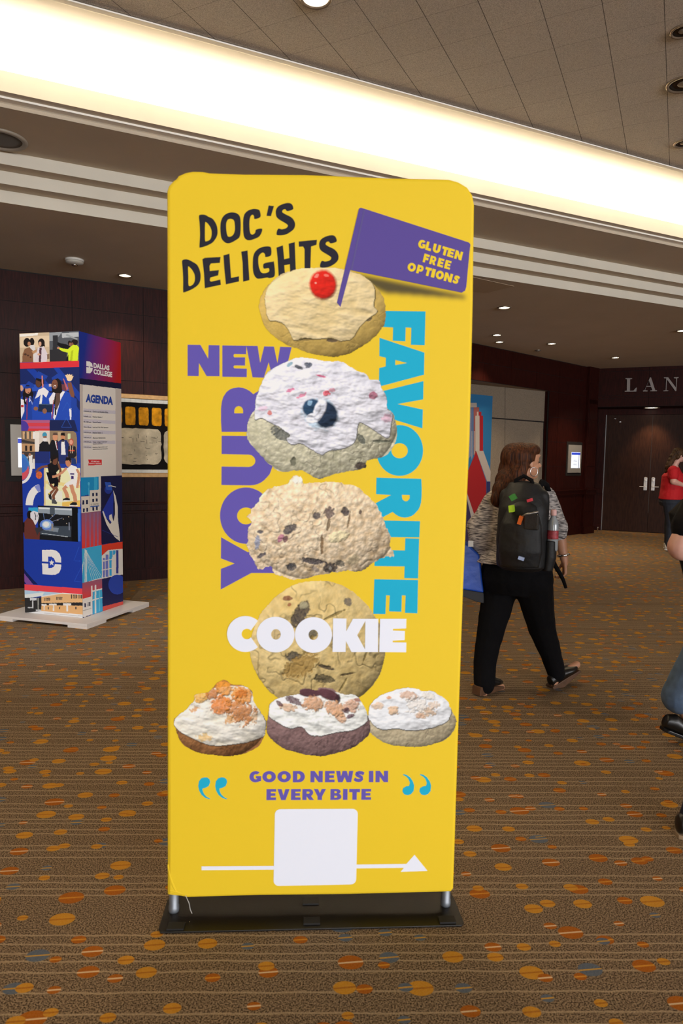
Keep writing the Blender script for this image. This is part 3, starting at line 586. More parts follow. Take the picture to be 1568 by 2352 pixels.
# printed display panel standing in front of the fabric partition
SP = Surf(Pa+Nb*.12, Nb); c3 = crop(1040, 800, .33673)
pl = [SP(1131, 909.5, 0), SP(1126, 1246, 0)]; top = pl[0].z; uR = (pl[0]-Pa).dot(Ub)
t = thing('poster_stand', Pa+Nb*.1+Ub*(uR-.8), 'tall blue and red printed panel half hidden behind the yellow banner', 'poster')
mb = MB(); mb.frame(Pa, Ub, Nb, ZV, (uR-1.7, .09, .03), (uR, .12, top)); mb.build('poster_board', mat('panel_blue', '1c6492', .6), t)
mb = MB(); mb.frame(Pa, Ub, Nb, ZV, (uR-1.72, .04, 0), (uR+.01, .17, .03)); mb.build('foot', M_blackp, t)
mb = MB(); G_ = [('c7bdb2', [(20, 372), (162, 372), (162, 402), (20, 402)]), ('8796b4', [(20, 402), (133, 402), (133, 720), (20, 860)]), ('a85b55', [(140, 402), (178, 402), (178, 433), (190, 433), (190, 700), (140, 730)]),
 ('b4101f', [(176, 433), (193, 433), (193, 460), (205, 460), (205, 700), (176, 700)]), ('cfc5ba', [(163, 433), (174, 433), (174, 460), (181, 460), (181, 700), (152, 700), (152, 460), (163, 460)]),
 ('6a76a0', [(122, 402), (134, 402), (134, 735), (122, 770)]), ('cfc5ba', [(127, 565), (131, 565), (131, 740), (127, 760)]), ('cfc5ba', [(142, 565), (147, 565), (147, 715), (142, 730)]),
 ('c9beb4', [(158, 700), (207, 700), (257, 840), (254, 908), (232, 908)]), ('b3101a', [(158, 702), (105, 830), (60, 870), (60, 960), (95, 985), (150, 1150), (130, 1320), (226, 1320), (227, 908)]),
 ('26306e', [(229, 910), (254, 910), (250, 1330), (227, 1330)]), ('cfc5ba', [(95, 985), (150, 1150), (135, 1205), (92, 1010)]), ('3a2c5c', [(60, 960), (92, 1010), (135, 1205), (120, 1330), (20, 1330)])]
mm = []; 
for i, (c, pts) in enumerate(G_):
    mm.append(mat('panel_ink_'+c, ''.join('%02x' % int(int(c[i:i+2], 16)*.82) for i in (0, 2, 4)), .6)); SP.shape(mb, [c3(pts)], .0006+.0003*i, i)
mb.build('printed_picture', mm, t)
# ================================================================ the yellow banner
BA = Vector((-.512, 2.064, 0)); BB = Vector((.359, 2.116, 0)); BU = (BB-BA).normalized(); BN = Vector((BU.y, -BU.x, 0))
BO = BA+BN*.017; SF = Surf(BO, BN)
bt = thing('display_banner', (BA+BB)/2, 'tall yellow fabric banner with stacked cookies standing on a black base', 'banner')
YEL = 'eeca2a'
M_yel = mat('banner_fabric', YEL, .6, bump=.04, bs=900, spec=.2)
OUTL = [(385, 2052), (385, 1700), (385, 1200), (385, 800), (384, 440), (388, 428), (398, 417), (405, 412), (410, 405), (425, 398), (442, 394.5), (465, 395), (480, 398), (560, 401), (700, 402), (800, 406), (900, 410), (1000, 412), (1030, 413), (1052, 419), (1072, 431), (1084, 449), (1088, 470), (1085, 700), (1078, 1000), (1063, 1350), (1051, 1700), (1042, 1990), (1040, 2040), (1034, 2047), (1000, 2048), (800, 2053), (600, 2055), (430, 2060), (415, 2057), (400, 2056), (388, 2054)]
fr = [SF(x, y, -.006) for x, y in OUTL]; ctr = BU*.44+BO+ZV*1.2
def inset(P, k):
    r = []; n = len(P)
    for i in range(n):
        t_ = (P[(i+1) % n]-P[i-1]).normalized(); r.append(P[i]+t_.cross(BN)*k)
    return r
n = len(fr); rings = [(inset(fr, -.0), .0), (inset(fr, .004), .0045), (inset(fr, .010), .006)]
s_ = 1 if (inset(fr, .01)[3]-ctr).length < (fr[3]-ctr).length else -1
mb = MB(); vs = []; R_ = [(0, -.022), (0, 0), (.003, .0042), (.009, .006)]
for k, dz in R_: vs += [p+BN*dz for p in inset(fr, k*s_)]
back = [p+BN*-.034 for p in inset(fr, .012*s_)]; vs = back+vs
fs = []
for j in range(len(R_)): fs += [(j*n+i, j*n+(i+1) % n, (j+1)*n+(i+1) % n, (j+1)*n+i) for i in range(n)]
for ring, base_ in ((vs[-n:], len(R_)*n), (back, 0)): fs += [tuple(i+base_ for i in t_) for t_ in tessellate_polygon([ring])]
mb.add(vs, fs); fab = mb.build('fabric_cover', M_yel, bt)
# soft puckers at the lower left corner, below the top left joint
mb = MB()
for pts in (((386, 1985), (395, 2025), (412, 2048)), ((387, 2005), (398, 2035), (410, 2052)), ((388, 2045), (405, 2048), (428, 2056))): mb.tube([SF(x, y, -.0022) for x, y in catmull(pts, 6)[:12]], [.0005, .0012, .0022, .003, .0034, .0036, .0036, .0034, .003, .0022, .0012, .0005], 10)
mb.build('crease', M_yel, fab, smooth=True)
for x, y0, y1 in ((399, 2040, 2089), (1023.5, 2035, 2075)):
    P = BA if x < 700 else BB
    MB().lathe(P+ZV*.006, [(.0155, 0), (.0165, .006), (.0165, .018), (.015, .02), (.015, .1)], 24).build('pole', mat('pole_metal', '8d9299', .5, .7), bt, smooth=True)
ring_ = [atz(x, y, .006) for x, y in ((368, 2141), (1060, 2125), (1065, 2118), (1042, 2062), (1030, 2038), (395, 2052), (384, 2068), (364, 2132))]
mb = MB(); mb.prism(ring_, ZV*-.0055); pl_ = mb.build('base_plate', mat('black_steel', '1b1713', .38, .3, bump=.08, bs=300), bt, bevel=.0015)
for x, y, w in ((403.5, 2129.5, 18), (715.5, 2117, 17), (1026, 2114.5, 17), (713, 2072, 16)):
    a = atz(x, y, .006); MB().frame(a, BU, BN, ZV, (-.026, -.016, 0), (.026, .016, .006)).build('rubber_pad', mat('rubber', '151210', .75), pl_, bevel=.001)
MB().tube([BA+BU*.04+ZV*.07+BN*.02, BA+BU*.053+ZV*.05+BN*.03, BA+BU*.056+ZV*.03+BN*.03, BA+BU*.062+ZV*.018+BN*.032], .0008, 6).build('loose_thread', M_whitep, fab)
M_pur = mat('ink_purple', '675ab0', .7, spec=.12); M_cyan = mat('ink_cyan', '22b0d2', .7, spec=.12); M_char = mat('ink_charcoal', '2c2b34', .7, spec=.12); M_wht = mat('ink_white', 'eef1fb', .6, spec=.15); M_yt = mat('ink_yellow', 'f0cf2c', .6, spec=.15)
cN = crop(420, 780, .17857); cY = crop(480, 1060, .12755); cF = crop(840, 700, .15306); cG = crop(840, 1040, .16162); cC = crop(510, 1400, .28061); cD = crop(400, 450, .2551); cA = crop(380, 380, .45918); cQ = crop(380, 1540, .44643); cB = crop(350, 1840, .46556)
def ellp(cx, cy, rx, ry, n=48): return arc(cx, cy, rx, ry, 0, 360, n)[:-1]
mb = MB()
for l in ([cN([(60, 65), (225, 68), (325, 245), (330, 70), (470, 73), (470, 472), (305, 470), (205, 300), (203, 470), (60, 468)])],
 [cN([(507, 75), (815, 80), (812, 188), (660, 185), (648, 205), (660, 228), (800, 228), (798, 333), (660, 332), (648, 350), (660, 370), (822, 375), (820, 483), (507, 478)])],
 [cN([(815, 80), (960, 82), (993, 300), (1045, 88), (1170, 90), (1215, 305), (1250, 92), (1398, 97), (1300, 490), (1150, 490), (1103, 290), (1040, 490), (895, 485)])],
 [cN([(498, 1187), (490, 1050), (490, 880), (500, 800), (520, 735), (560, 675), (600, 643), (650, 623), (715, 614), (770, 620), (820, 640), (860, 662), (905, 703), (1080, 590), (1080, 800), (930, 1187)]), cN([(660, 948), (660, 910), (668, 885), (685, 865), (716, 855), (748, 865), (766, 885), (774, 910), (774, 948)])],
 [cN([(498, 1237), (950, 1242), (1080, 1300), (1160, 1400), (1190, 1520)])+cY([(1165, 0), (1135, 110), (1090, 230), (1000, 330), (940, 375), (880, 405), (810, 423), (740, 430), (222, 423), (225, 92)])+cN([(850, 1638), (885, 1630), (905, 1615), (925, 1590), (932, 1560), (925, 1530), (905, 1505), (885, 1488), (850, 1480), (497, 1472)])],
 [cY(ellp(665, 975, 468, 508)), cY(ellp(665, 980, 161, 152))],
 [cY([(217, 1365), (690, 1630), (1100, 1640), (1300, 1640), (1300, 2010), (760, 2008), (210, 2305), (213, 1935), (460, 1838), (213, 1745)])]): SF.shape(mb, l, .0004)
mb.build('purple_lettering', M_pur, fab, label='purple words NEW YOUR')
mb = MB()
c7 = crop(560, 1760, .21684)
for ch, a, b in (('G', 58, 182), ('O', 195, 338), ('O', 355, 497), ('D', 518, 645), ('N', 704, 834), ('E', 858, 960), ('W', 975, 1157), ('S', 1165, 1272), ('I', 1323, 1370), ('N', 1393, 1526)):
    o_ = (a+b)/2*-.0018+1; SF.glyph(mb, ch, c7([(a, 171+o_), (b, 170+o_), (a+1, 51+o_)]), .0004)
for ch, a, b in (('E', 238, 340), ('V', 353, 482), ('E', 498, 600), ('R', 618, 742), ('Y', 738, 868), ('B', 915, 1032), ('I', 1048, 1096), ('T', 1113, 1228), ('E', 1243, 1345)):
    SF.glyph(mb, ch, c7([(a, 359-(a-238)*.003), (b, 359-(b-238)*.003), (a+2, 242-(a-238)*.002)]), .0004)
mb.build('purple_lettering', M_pur, fab, label='purple words GOOD NEWS IN EVERY BITE')
mb = MB()
for l in ([cF([(200, 90), (895, 100), (882, 607), (675, 600), (682, 345), (597, 340), (592, 548), (403, 540), (408, 340), (200, 330)])],
 [cF([(205, 495), (878, 718), (872, 1050), (195, 1230), (200, 950), (298, 925), (300, 795), (202, 770)]), cF([(442, 828), (620, 875), (440, 905)])],
 [cF([(865, 1145), (860, 1420), (475, 1490), (855, 1572), (848, 1855), (150, 1640), (150, 1320)])],
 [ellp(917.6, 1034.7, 53.7, 58.5), ellp(917.5, 1035.3, 18.8, 17.3)],
 [cG([(150, 353), (788, 370), (794, 500), (792, 620), (785, 700), (770, 760), (745, 810), (690, 870), (650, 898), (600, 916), (555, 922), (510, 917), (465, 902), (420, 875), (380, 840), (180, 950), (140, 950), (140, 715), (358, 600), (145, 588)]), cG([(512, 598), (622, 600), (624, 640), (612, 665), (592, 684), (567, 690), (542, 682), (520, 660), (513, 635)])],
 [cG([(150, 960), (770, 972), (760, 1203), (150, 1195)])], [cG([(560, 1215), (757, 1220), (742, 1785), (545, 1782), (550, 1615), (122, 1610), (125, 1380), (555, 1388)])],
 [cG([(120, 1797), (742, 1808), (732, 2282), (555, 2275), (565, 2028), (512, 2025), (505, 2260), (330, 2255), (340, 2028), (288, 2025), (278, 2292), (105, 2290)])]): SF.shape(mb, l, .0004)
q1 = [(200, 550), (215, 551), (227, 560), (230, 575), (222, 595), (205, 604), (190, 608), (192, 622), (200, 638), (215, 652), (230, 659), (226, 663), (205, 656), (185, 640), (173, 618), (168, 595), (172, 570), (184, 555)]
q2 = [(1222, 533), (1240, 537), (1258, 550), (1272, 570), (1279, 592), (1276, 620), (1262, 637), (1245, 642), (1228, 638), (1218, 622), (1222, 605), (1238, 596), (1252, 594), (1257, 580), (1250, 560), (1238, 546), (1222, 538)]
mb.build('cyan_lettering', M_cyan, fab, label='cyan word FAVORITE running down')
for q in (q1, q2):
    mb = MB()
    for dx in (0, 87): SF.shape(mb, [cQ([(x+dx, y) for x, y in q])], .0004)
    mb.build('quotation_mark', M_cyan, fab)
Sx = [(1067, 122), (1069, 95), (1050, 68), (1010, 64), (950, 85), (918, 120), (915, 170), (935, 205), (1000, 245), (1022, 265), (1010, 288), (970, 300), (935, 296), (920, 345), (950, 355), (1010, 345), (1070, 305), (1088, 265), (1080, 225), (1050, 190), (1000, 165), (972, 145), (980, 125), (1000, 120), (1018, 137)]
mb = MB()
for l in ([[(222, 185), (235, 170), (275, 170), (310, 188), (350, 210), (380, 260), (390, 310), (385, 360), (350, 415), (300, 445), (235, 465), (227, 450), (232, 350), (228, 250)], [(285, 235), (315, 265), (335, 310), (335, 360), (320, 395), (290, 408), (278, 400), (276, 330), (278, 250)]],
 [[(415, 300), (420, 230), (445, 180), (490, 152), (545, 150), (585, 175), (597, 220), (598, 300), (590, 365), (560, 395), (500, 425), (460, 420), (425, 380)], [(468, 290), (470, 240), (485, 212), (515, 207), (538, 222), (545, 260), (545, 310), (530, 350), (500, 368), (478, 355)]],
 [[(775, 190), (772, 140), (755, 122), (710, 117), (660, 135), (630, 170), (620, 230), (622, 330), (635, 380), (670, 400), (720, 388), (770, 360), (792, 297), (738, 303), (728, 330), (705, 348), (685, 335), (678, 290), (678, 220), (690, 180), (708, 170), (718, 185), (724, 208)]],
 [[(850, 86), (898, 92), (870, 182), (830, 180)]], [Sx], [[(x+391, y+291) for x, y in Sx]],
 [[(70, 590), (85, 573), (120, 572), (160, 590), (205, 620), (230, 670), (238, 720), (232, 770), (205, 810), (150, 845), (88, 868), (80, 850), (80, 750), (75, 650)], [(130, 635), (160, 665), (183, 710), (185, 760), (170, 795), (140, 812), (128, 795), (127, 720), (124, 650)]],
 [[(870, 535), (873, 475), (855, 455), (800, 458), (745, 485), (715, 530), (707, 600), (712, 690), (740, 740), (780, 745), (835, 735), (860, 740), (905, 715), (898, 600), (885, 592), (815, 605), (800, 625), (808, 655), (850, 650), (853, 680), (820, 695), (785, 690), (765, 650), (757, 600), (760, 545), (785, 515), (805, 512), (818, 530), (822, 550)]]):
    SF.shape(mb, [cD(catmull(q, 4)) if len(q) > 5 else cD(q) for q in l], .0004)
for l in ([(253, 570), (275, 557), (417, 550), (410, 603), (330, 608), (318, 630), (320, 676), (403, 668), (395, 715), (325, 735), (320, 760), (330, 772), (415, 753), (420, 800), (275, 832), (268, 700)],
 [(443, 535), (497, 520), (505, 640), (512, 738), (583, 723), (583, 770), (465, 797), (450, 650)], [(603, 502), (660, 490), (668, 620), (677, 758), (620, 772), (615, 600)],
 [(920, 465), (978, 445), (990, 570), (1037, 558), (1030, 430), (1085, 415), (1090, 560), (1097, 720), (1045, 720), (1040, 615), (990, 625), (998, 720), (940, 720), (930, 560)],
 [(1120, 410), (1285, 395), (1280, 440), (1232, 455), (1227, 600), (1225, 700), (1173, 700), (1173, 480), (1160, 455), (1122, 458)]): SF.shape(mb, [cD(l)], .0004)
mb.build('charcoal_lettering', M_char, fab, label='hand-drawn charcoal words DOC\'S DELIGHTS')
# white word, arrow and card
mb = MB(); C_ = arc(190, 200, 150, 147, 47, 313, 44); ci = arc(202, 200, 43, 43, 320, 40, 20)
for l in ([cC(C_+ci)], [cC(ellp(437, 205, 155, 146)), cC(ellp(440, 203, 39, 43))], [cC(ellp(747, 208, 152, 146)), cC(ellp(746, 207, 39, 42))],
 [cC([(908, 72), (1017, 74), (1015, 178), (1070, 76), (1172, 76), (1172, 92), (1105, 210), (1168, 325), (1168, 348), (1058, 348), (1012, 258), (1010, 347), (903, 347)])], [cC([(1172, 76), (1278, 76), (1275, 348), (1168, 348)])],
 [cC([(1292, 76), (1507, 76), (1505, 155), (1398, 158), (1398, 172), (1495, 175), (1493, 250), (1395, 255), (1395, 268), (1507, 270), (1505, 350), (1285, 348)])]): SF.shape(mb, l, .0024)
mb.build('white_lettering', M_wht, fab, label='white word COOKIE')
mb = MB(); SF.shape(mb, [cB([(242, 322), (602, 320), (1000, 313), (1252, 310), (1292, 265), (1357, 345), (1224, 349), (1240, 329), (1000, 332), (602, 338), (242, 341)])], .0004)
mb.build('printed_arrow', M_wht, fab)
def rrect(a, b, c, d, r, n=5):      # px corners tl,tr,br,bl
    P = [np.array(p, float) for p in (a, b, c, d)]; out = []
    for i in range(4):
        p = P[i]; u = (P[i-1]-p); v = (P[(i+1) % 4]-p); u = u/np.linalg.norm(u); v = v/np.linalg.norm(v)
        for k in range(n+1):
            t_ = k/n*math.pi/2; out.append(tuple(p+u*r*(1-math.sin(t_))+v*r*(1-math.cos(t_))))
    return out
mb = MB(); SF.shape(mb, [cB(rrect((604, 40), (1013, 38), (1004, 411), (597, 419), 26))], .0008); mb.build('printed_card', M_wht, fab, label='blank white rounded card print')
# flag
mb = MB(); SF.shape(mb, [cA(rrect((968, 208), (1526, 388), (1500, 640), (924, 523), 14)[0:12]+[(1524, 400), (1520, 430), (1504, 605), (1498, 626), (1482, 636), (1462, 632), (924, 523), (875, 708), (857, 686), (950, 290)])], .0020, 0)
SF.shape(mb, [cA([(990, 222), (998, 224), (934, 524), (926, 522)])], .0024, 1)
mb.build('printed_flag', [mat('flag_purple', '5f4f98', .7, spec=.12), mat('flag_seam', '54478a', .6)], fab)
cL = crop(920, 530, .10204); mb = MB()
def line(txt, O_, U_, V_, fr_):
    for ch, (a, b) in zip(txt, fr_): SF.glyph(mb, ch, cL([(O_[0]+U_[0]*a, O_[1]+U_[1]*a), (O_[0]+U_[0]*b, O_[1]+U_[1]*b), (O_[0]+U_[0]*a+V_[0], O_[1]+U_[1]*a+V_[1])]), .0028)
line('GLUTEN', (375, 372), (985, 298), (46, -188), ((0, .165), (.175, .30), (.335, .50), (.535, .68), (.67, .81), (.835, 1)))
line('FREE', (490, 700), (610, 178), (46, -188), ((0, .20), (.24, .47), (.53, .74), (.79, 1)))
line('OPTIONS', (135, 890), (1155, 322), (46, -188), ((0, .155), (.18, .30), (.335, .455), (.465, .53), (.55, .70), (.715, .865), (.885, 1.0)))
mb.build('flag_lettering', M_yt, fab, label='yellow words GLUTEN FREE OPTIONS')
# ---- printed photographs of cookies: inks per print dot
M_prt = mat_print('photo_ink', .7, .12)
def L3(h): return np.array(lin(h))
def cookie(name, outline, c0, c1, layers, off, label, step=1.25, lump=1., nz=7., seed=1, dome=.62, smooth_edges=.6, cell=.3, crack=.5):
    o_ = catmull(outline, 3); xs = [p[0] for p in o_]; ys = [p[1] for p in o_]
    x0, x1, y0, y1 = min(xs)-3, max(xs)+3, min(ys)-3, max(ys)+3; nx = int((x1-x0)/step); ny = int((y1-y0)/step)
    X, Y = np.meshgrid(np.linspace(x0, x1, nx), np.linspace(y0, y1, ny))
    jx = (fbm(X/9, Y/9, seed+90, 3)-.5)*6*smooth_edges; jy = (fbm(X/9, Y/9, seed+70, 3)-.5)*6*smooth_edges
    inside = inpoly(X+jx, Y+jy, o_)
    cx, cy = (x0+x1)/2, (y0+y1)/2; rx, ry = (x1-x0)/2, (y1-y0)/2
    rr_ = np.clip(((X-cx)/rx)**2+((Y-cy)/ry)**2, 0, 1); Hh = np.sqrt(1-rr_*.96)*ry*dome
    f1 = fbm(X/nz, Y/nz, seed, 3); f2 = fbm(X/(nz*4), Y/(nz*4), seed+5, 3); wx = X+f2*14; wl = worley(wx/(nz*1.35), (Y+f1*5)/(nz*1.35), seed+9); w2 = worley(wx/(nz*.6), Y/(nz*.6), seed+13)
    cr = (1-np.clip(np.abs(fbm(X/(nz*3), Y/(nz*3), seed+77, 3)-.5)/.045, 0, 1))*np.clip((fbm(X/(nz*5), Y/(nz*5), seed+61, 2)-.42)*8, 0, 1)     # cracks
    Hh = Hh+(f1-.5)*3.*lump+f2*9*lump+(1-wl)*(1-wl*.3)*cell*4.2-w2*cell*.9-cr*3.2*crack
    k_ = np.clip(f2*.55+(1-wl)*.75*min(cell, 1)+(.2 if cell < .5 else 0), 0, 1)[..., None]; col = L3(c0)*(1-k_)+L3(c1)*k_; col = col*(.84+.32*f1[..., None])*(1-.45*crack*cr[..., None])
    for l in layers:
        kind = l[0]
        if kind == 'icing':
            _, pts, a, b, hgt, lum = l; p_ = catmull(pts, 3); mk = inpoly(X+jx*.7, Y+jy*.7, p_); g1 = fbm((X+Y*.4)/34, (Y-X*.25)/17, seed+31, 3); g2 = fbm(X/9, Y/6, seed+33, 2)
            Hh = np.where(mk, Hh*.25+hgt+g1*24*lum+g2*1.6*lum+np.sqrt(1-rr_*.95)*ry*dome*.5, Hh); cc = L3(a)*(1-g1[..., None])+L3(b)*g1[..., None]; col = np.where(mk[..., None], cc, col)
        elif kind == 'spot':
            _, x, y, a, b, rot, c, hh, nz_ = l; r_ = D2R(rot); dx = X-x; dy = Y-y; u = (dx*math.cos(r_)+dy*math.sin(r_))/a; v = (-dx*math.sin(r_)+dy*math.cos(r_))/b
            q = u*u+v*v+(fbm(X/5+x, Y/5, seed+44, 3)-.5)*nz_*(1. if nz_ < .45 else 1.9); w = np.clip((1.15-q)/.38, 0, 1)[..., None]; w = w*(1 if nz_ < .45 else (.72+.28*fbm(X/3, Y/3, seed+2, 2)[..., None]))
            col = col*(1-w)+L3(c)*w; Hh = Hh+w[..., 0]*hh*np.sqrt(np.clip(1.2-q, 0, 1.2))
    gy, gx = np.gradient(Hh, step, step); nzv = 1/np.sqrt(1+(gx*.8)**2+(gy*.8)**2); sh = (gx*.42+gy*.62+.75)*nzv
    # the studio light inside the printed photograph comes from the upper left
    sh = np.clip(.46+.70*sh, .2, 1.32)
    col = np.clip(col*sh[..., None], .004, .93)
    P = np.empty(X.shape+(3,)); d = (rt2.x, rt2.y, rt2.z)
    Rx = np.array(rt2); Ux = np.array(up2); Fx = np.array(fw); Dr = ((X-784)/FPX)[..., None]*Rx-((Y-1176)/FPX)[..., None]*Ux+Fx
    nn = np.array(SF.n); P0 = np.array(SF.P0+SF.n*off); tt = ((P0-np.array([0, 0, CH]))@nn)/(Dr@nn); P = Dr*tt[..., None]+np.array([0, 0, CH])
    keep = inside[:-1, :-1] & inside[1:, 1:] & inside[1:, :-1] & inside[:-1, 1:]
    return gridmesh(name, P, col, keep, M_prt, fab, label)
c1_ = crop(540, 580, .26786); c2_ = crop(540, 1080, .26786)
def sp(cr, x, y, a, b, rot, c, hh=0, nz_=.8):
    p = cr([(x, y)])[0]; s = .44643 if cr is cQ else .26786; return ('spot', p[0], p[1], a*s, b*s, rot, c, hh, nz_)
cookie('printed_cookie', c1_([(205, 470), (215, 380), (270, 290), (350, 215), (400, 180), (500, 150), (620, 130), (850, 130), (1020, 160), (1150, 230), (1240, 330), (1290, 450), (1285, 600), (1230, 690), (1130, 780), (980, 870), (850, 895), (700, 880), (540, 830), (400, 770), (300, 690), (235, 600)]), 'c9a552', 'dcbd6c',
 [('icing', c1_([(255, 400), (280, 300), (380, 190), (480, 150), (620, 130), (850, 130), (1000, 165), (1130, 215), (1190, 290), (1200, 380), (1190, 460), (1220, 510), (1140, 570), (1060, 650), (1000, 740), (900, 760), (820, 735), (700, 745), (600, 740), (520, 755), (490, 740), (470, 690), (420, 620), (350, 590), (290, 580), (265, 500)]), 'e3c98c', 'f0dcae', 30, .5),
  sp(c1_, 830, 755, 45, 16, 5, '5e5048', -2), sp(c1_, 1150, 575, 30, 12, -30, '6a5a48', -2), sp(c1_, 600, 745, 60, 14, 0, '8f7a4a', -2), sp(c1_, 752, 275, 118, 128, -10, 'd8281c', 10, .15), sp(c1_, 700, 200, 26, 14, -40, 'f08878', 0), sp(c1_, 780, 195, 20, 12, 10, 'ee7868', 0), sp(c1_, 690, 262, 9, 9, 0, 'f2a898', 0)], .0012, 'iced cookie with a red cherry', lump=.6, nz=9., seed=3, cell=.2, crack=.35)
cookie('printed_cookie', c1_([(100, 1600), (105, 1480), (130, 1400), (165, 1340), (175, 1250), (240, 1080), (310, 1000), (440, 935), (540, 897), (650, 905), (780, 930), (920, 935), (1020, 1000), (1120, 1040), (1160, 1090), (1230, 1090), (1258, 1160), (1300, 1250), (1310, 1340), (1350, 1370), (1380, 1470), (1388, 1580), (1350, 1680), (1280, 1750), (1130, 1790), (1120, 1850), (950, 1880), (800, 1920), (730, 1945), (660, 1920), (560, 1870), (420, 1885), (330, 1850), (240, 1770), (170, 1690)]), 'b5b190', 'e2dcc0',
 [sp(c1_, 400, 1560, 110, 45, 25, '666a68', -6), sp(c1_, 1080, 1600, 50, 26, 60, '6e7268', -5), sp(c1_, 1080, 1830, 55, 35, 0, '6d5c55', -3), sp(c1_, 500, 1790, 25, 40, 0, '7a7a66', -4), sp(c1_, 1250, 1620, 90, 12, 0, '7c806e', -3),
  ('icing', c1_([(165, 1430), (180, 1250), (240, 1080), (300, 1005), (450, 935), (540, 897), (650, 905), (780, 930), (920, 935), (1020, 1000), (1120, 1040), (1160, 1090), (1230, 1090), (1258, 1160), (1300, 1250), (1310, 1350), (1350, 1380), (1340, 1460), (1320, 1590), (1240, 1560), (1150, 1500), (1060, 1460), (1040, 1580), (1000, 1650), (900, 1690), (800, 1700), (740, 1740), (640, 1680), (560, 1640), (480, 1650), (440, 1600), (470, 1570), (380, 1500), (300, 1460), (220, 1420)]), 'd9d8e2', 'eeeef4', 26, .95),
  sp(c1_, 730, 1385, 158, 132, 10, 'b9d0e0', 0, .5), sp(c1_, 775, 1390, 104, 116, -15, '26354a', 6, .15), sp(c1_, 655, 1330, 80, 78, -35, '2f4c68', 5, .2), sp(c1_, 725, 1345, 48, 100, 22, 'e8eaf4', 5, .25), sp(c1_, 665, 1420, 66, 44, -15, 'e8eaf4', 3, .3), sp(c1_, 640, 1290, 26, 20, -40, '8fb2cc', 0), sp(c1_, 545, 985, 36, 16, 20, '25303e', -3), sp(c1_, 625, 965, 30, 26, 0, '2f3c50', -3), sp(c1_, 470, 955, 30, 14, -40, '7fa5b5', 0),
  sp(c1_, 470, 1180, 34, 12, -20, 'd86a94', 0, 1.6), sp(c1_, 570, 1225, 44, 12, -25, 'dc7c9a', 0, 1.6), sp(c1_, 782, 1208, 30, 26, 0, 'e04a5c', 3), sp(c1_, 835, 1180, 30, 18, 0, 'd898a8', 0), sp(c1_, 1185, 1225, 38, 34, 0, 'b05a74', 2), sp(c1_, 295, 1375, 18, 24, 0, 'd0685e', 0), sp(c1_, 1300, 1420, 44, 44, 0, 'e0b8c8', 0), sp(c1_, 740, 1060, 50, 10, 14, 'cc5078', 0), sp(c1_, 230, 1340, 45, 20, -10, 'ecd0e2', 0)], .0012, 'cookie under white icing with a blueberry', lump=1., nz=9., seed=11, cell=.8, crack=.6)
cookie('printed_cookie', c2_([(100, 640), (110, 520), (130, 440), (95, 400), (150, 330), (215, 230), (225, 205), (300, 155), (400, 130), (455, 110), (480, 60), (530, 45), (575, 65), (590, 110), (720, 98), (900, 110), (1030, 135), (1130, 210), (1210, 300), (1260, 390), (1300, 490), (1335, 560), (1320, 640), (1365, 700), (1355, 740), (1250, 760), (1150, 820), (1080, 865), (960, 860), (850, 880), (720, 905), (600, 930), (470, 930), (330, 885), (300, 830), (200, 855), (165, 790), (120, 730)]), 'c9a878', 'f2dfc0',
 [sp(c2_, 540, 85, 50, 38, 10, 'ece8d8', 5), sp(c2_, 700, 390, 36, 30, 0, '45414a', -3), sp(c2_, 805, 365, 45, 52, 20, '5a4a4c', -4), sp(c2_, 945, 360, 36, 40, 0, '3c3a44', -4), sp(c2_, 465, 505, 62, 34, -30, '45434c', -4), sp(c2_, 390, 580, 40, 22, -55, 'b06a86', 2), sp(c2_, 430, 590, 20, 34, 10, '6c4652', 0), sp(c2_, 190, 620, 26, 60, 10, '98a0b8', 1), sp(c2_, 225, 730, 45, 18, -30, '504e5c', -3), sp(c2_, 215, 530, 28, 14, 0, '54535e', -2),
  sp(c2_, 480, 830, 46, 34, 0, '3a3f4a', -5), sp(c2_, 660, 780, 110, 26, 8, '3e3c48', -5), sp(c2_, 815, 835, 58, 46, 0, '32303c', -4), sp(c2_, 900, 800, 40, 26, 20, '6a665c', -3), sp(c2_, 815, 840, 16, 12, 0, 'b8b4a8', 0), sp(c2_, 690, 850, 40, 20, 30, 'b5a596', 0), sp(c2_, 880, 570, 95, 46, -15, 'eeE0b4', 5, .5), sp(c2_, 1010, 770, 60, 38, -30, 'c2b290', 1), sp(c2_, 800, 470, 14, 60, 10, '7a6448', -3), sp(c2_, 745, 640, 14, 90, 0, '8a6c48', -3), sp(c2_, 1075, 360, 14, 20, 0, '6a5850', -2), sp(c2_, 975, 430, 8, 80, 10, '8a7050', -2)], .0012, 'crumbly oat cookie with dark fruit', lump=1.7, nz=9.5, seed=23, smooth_edges=1.3, cell=.95, crack=.7)
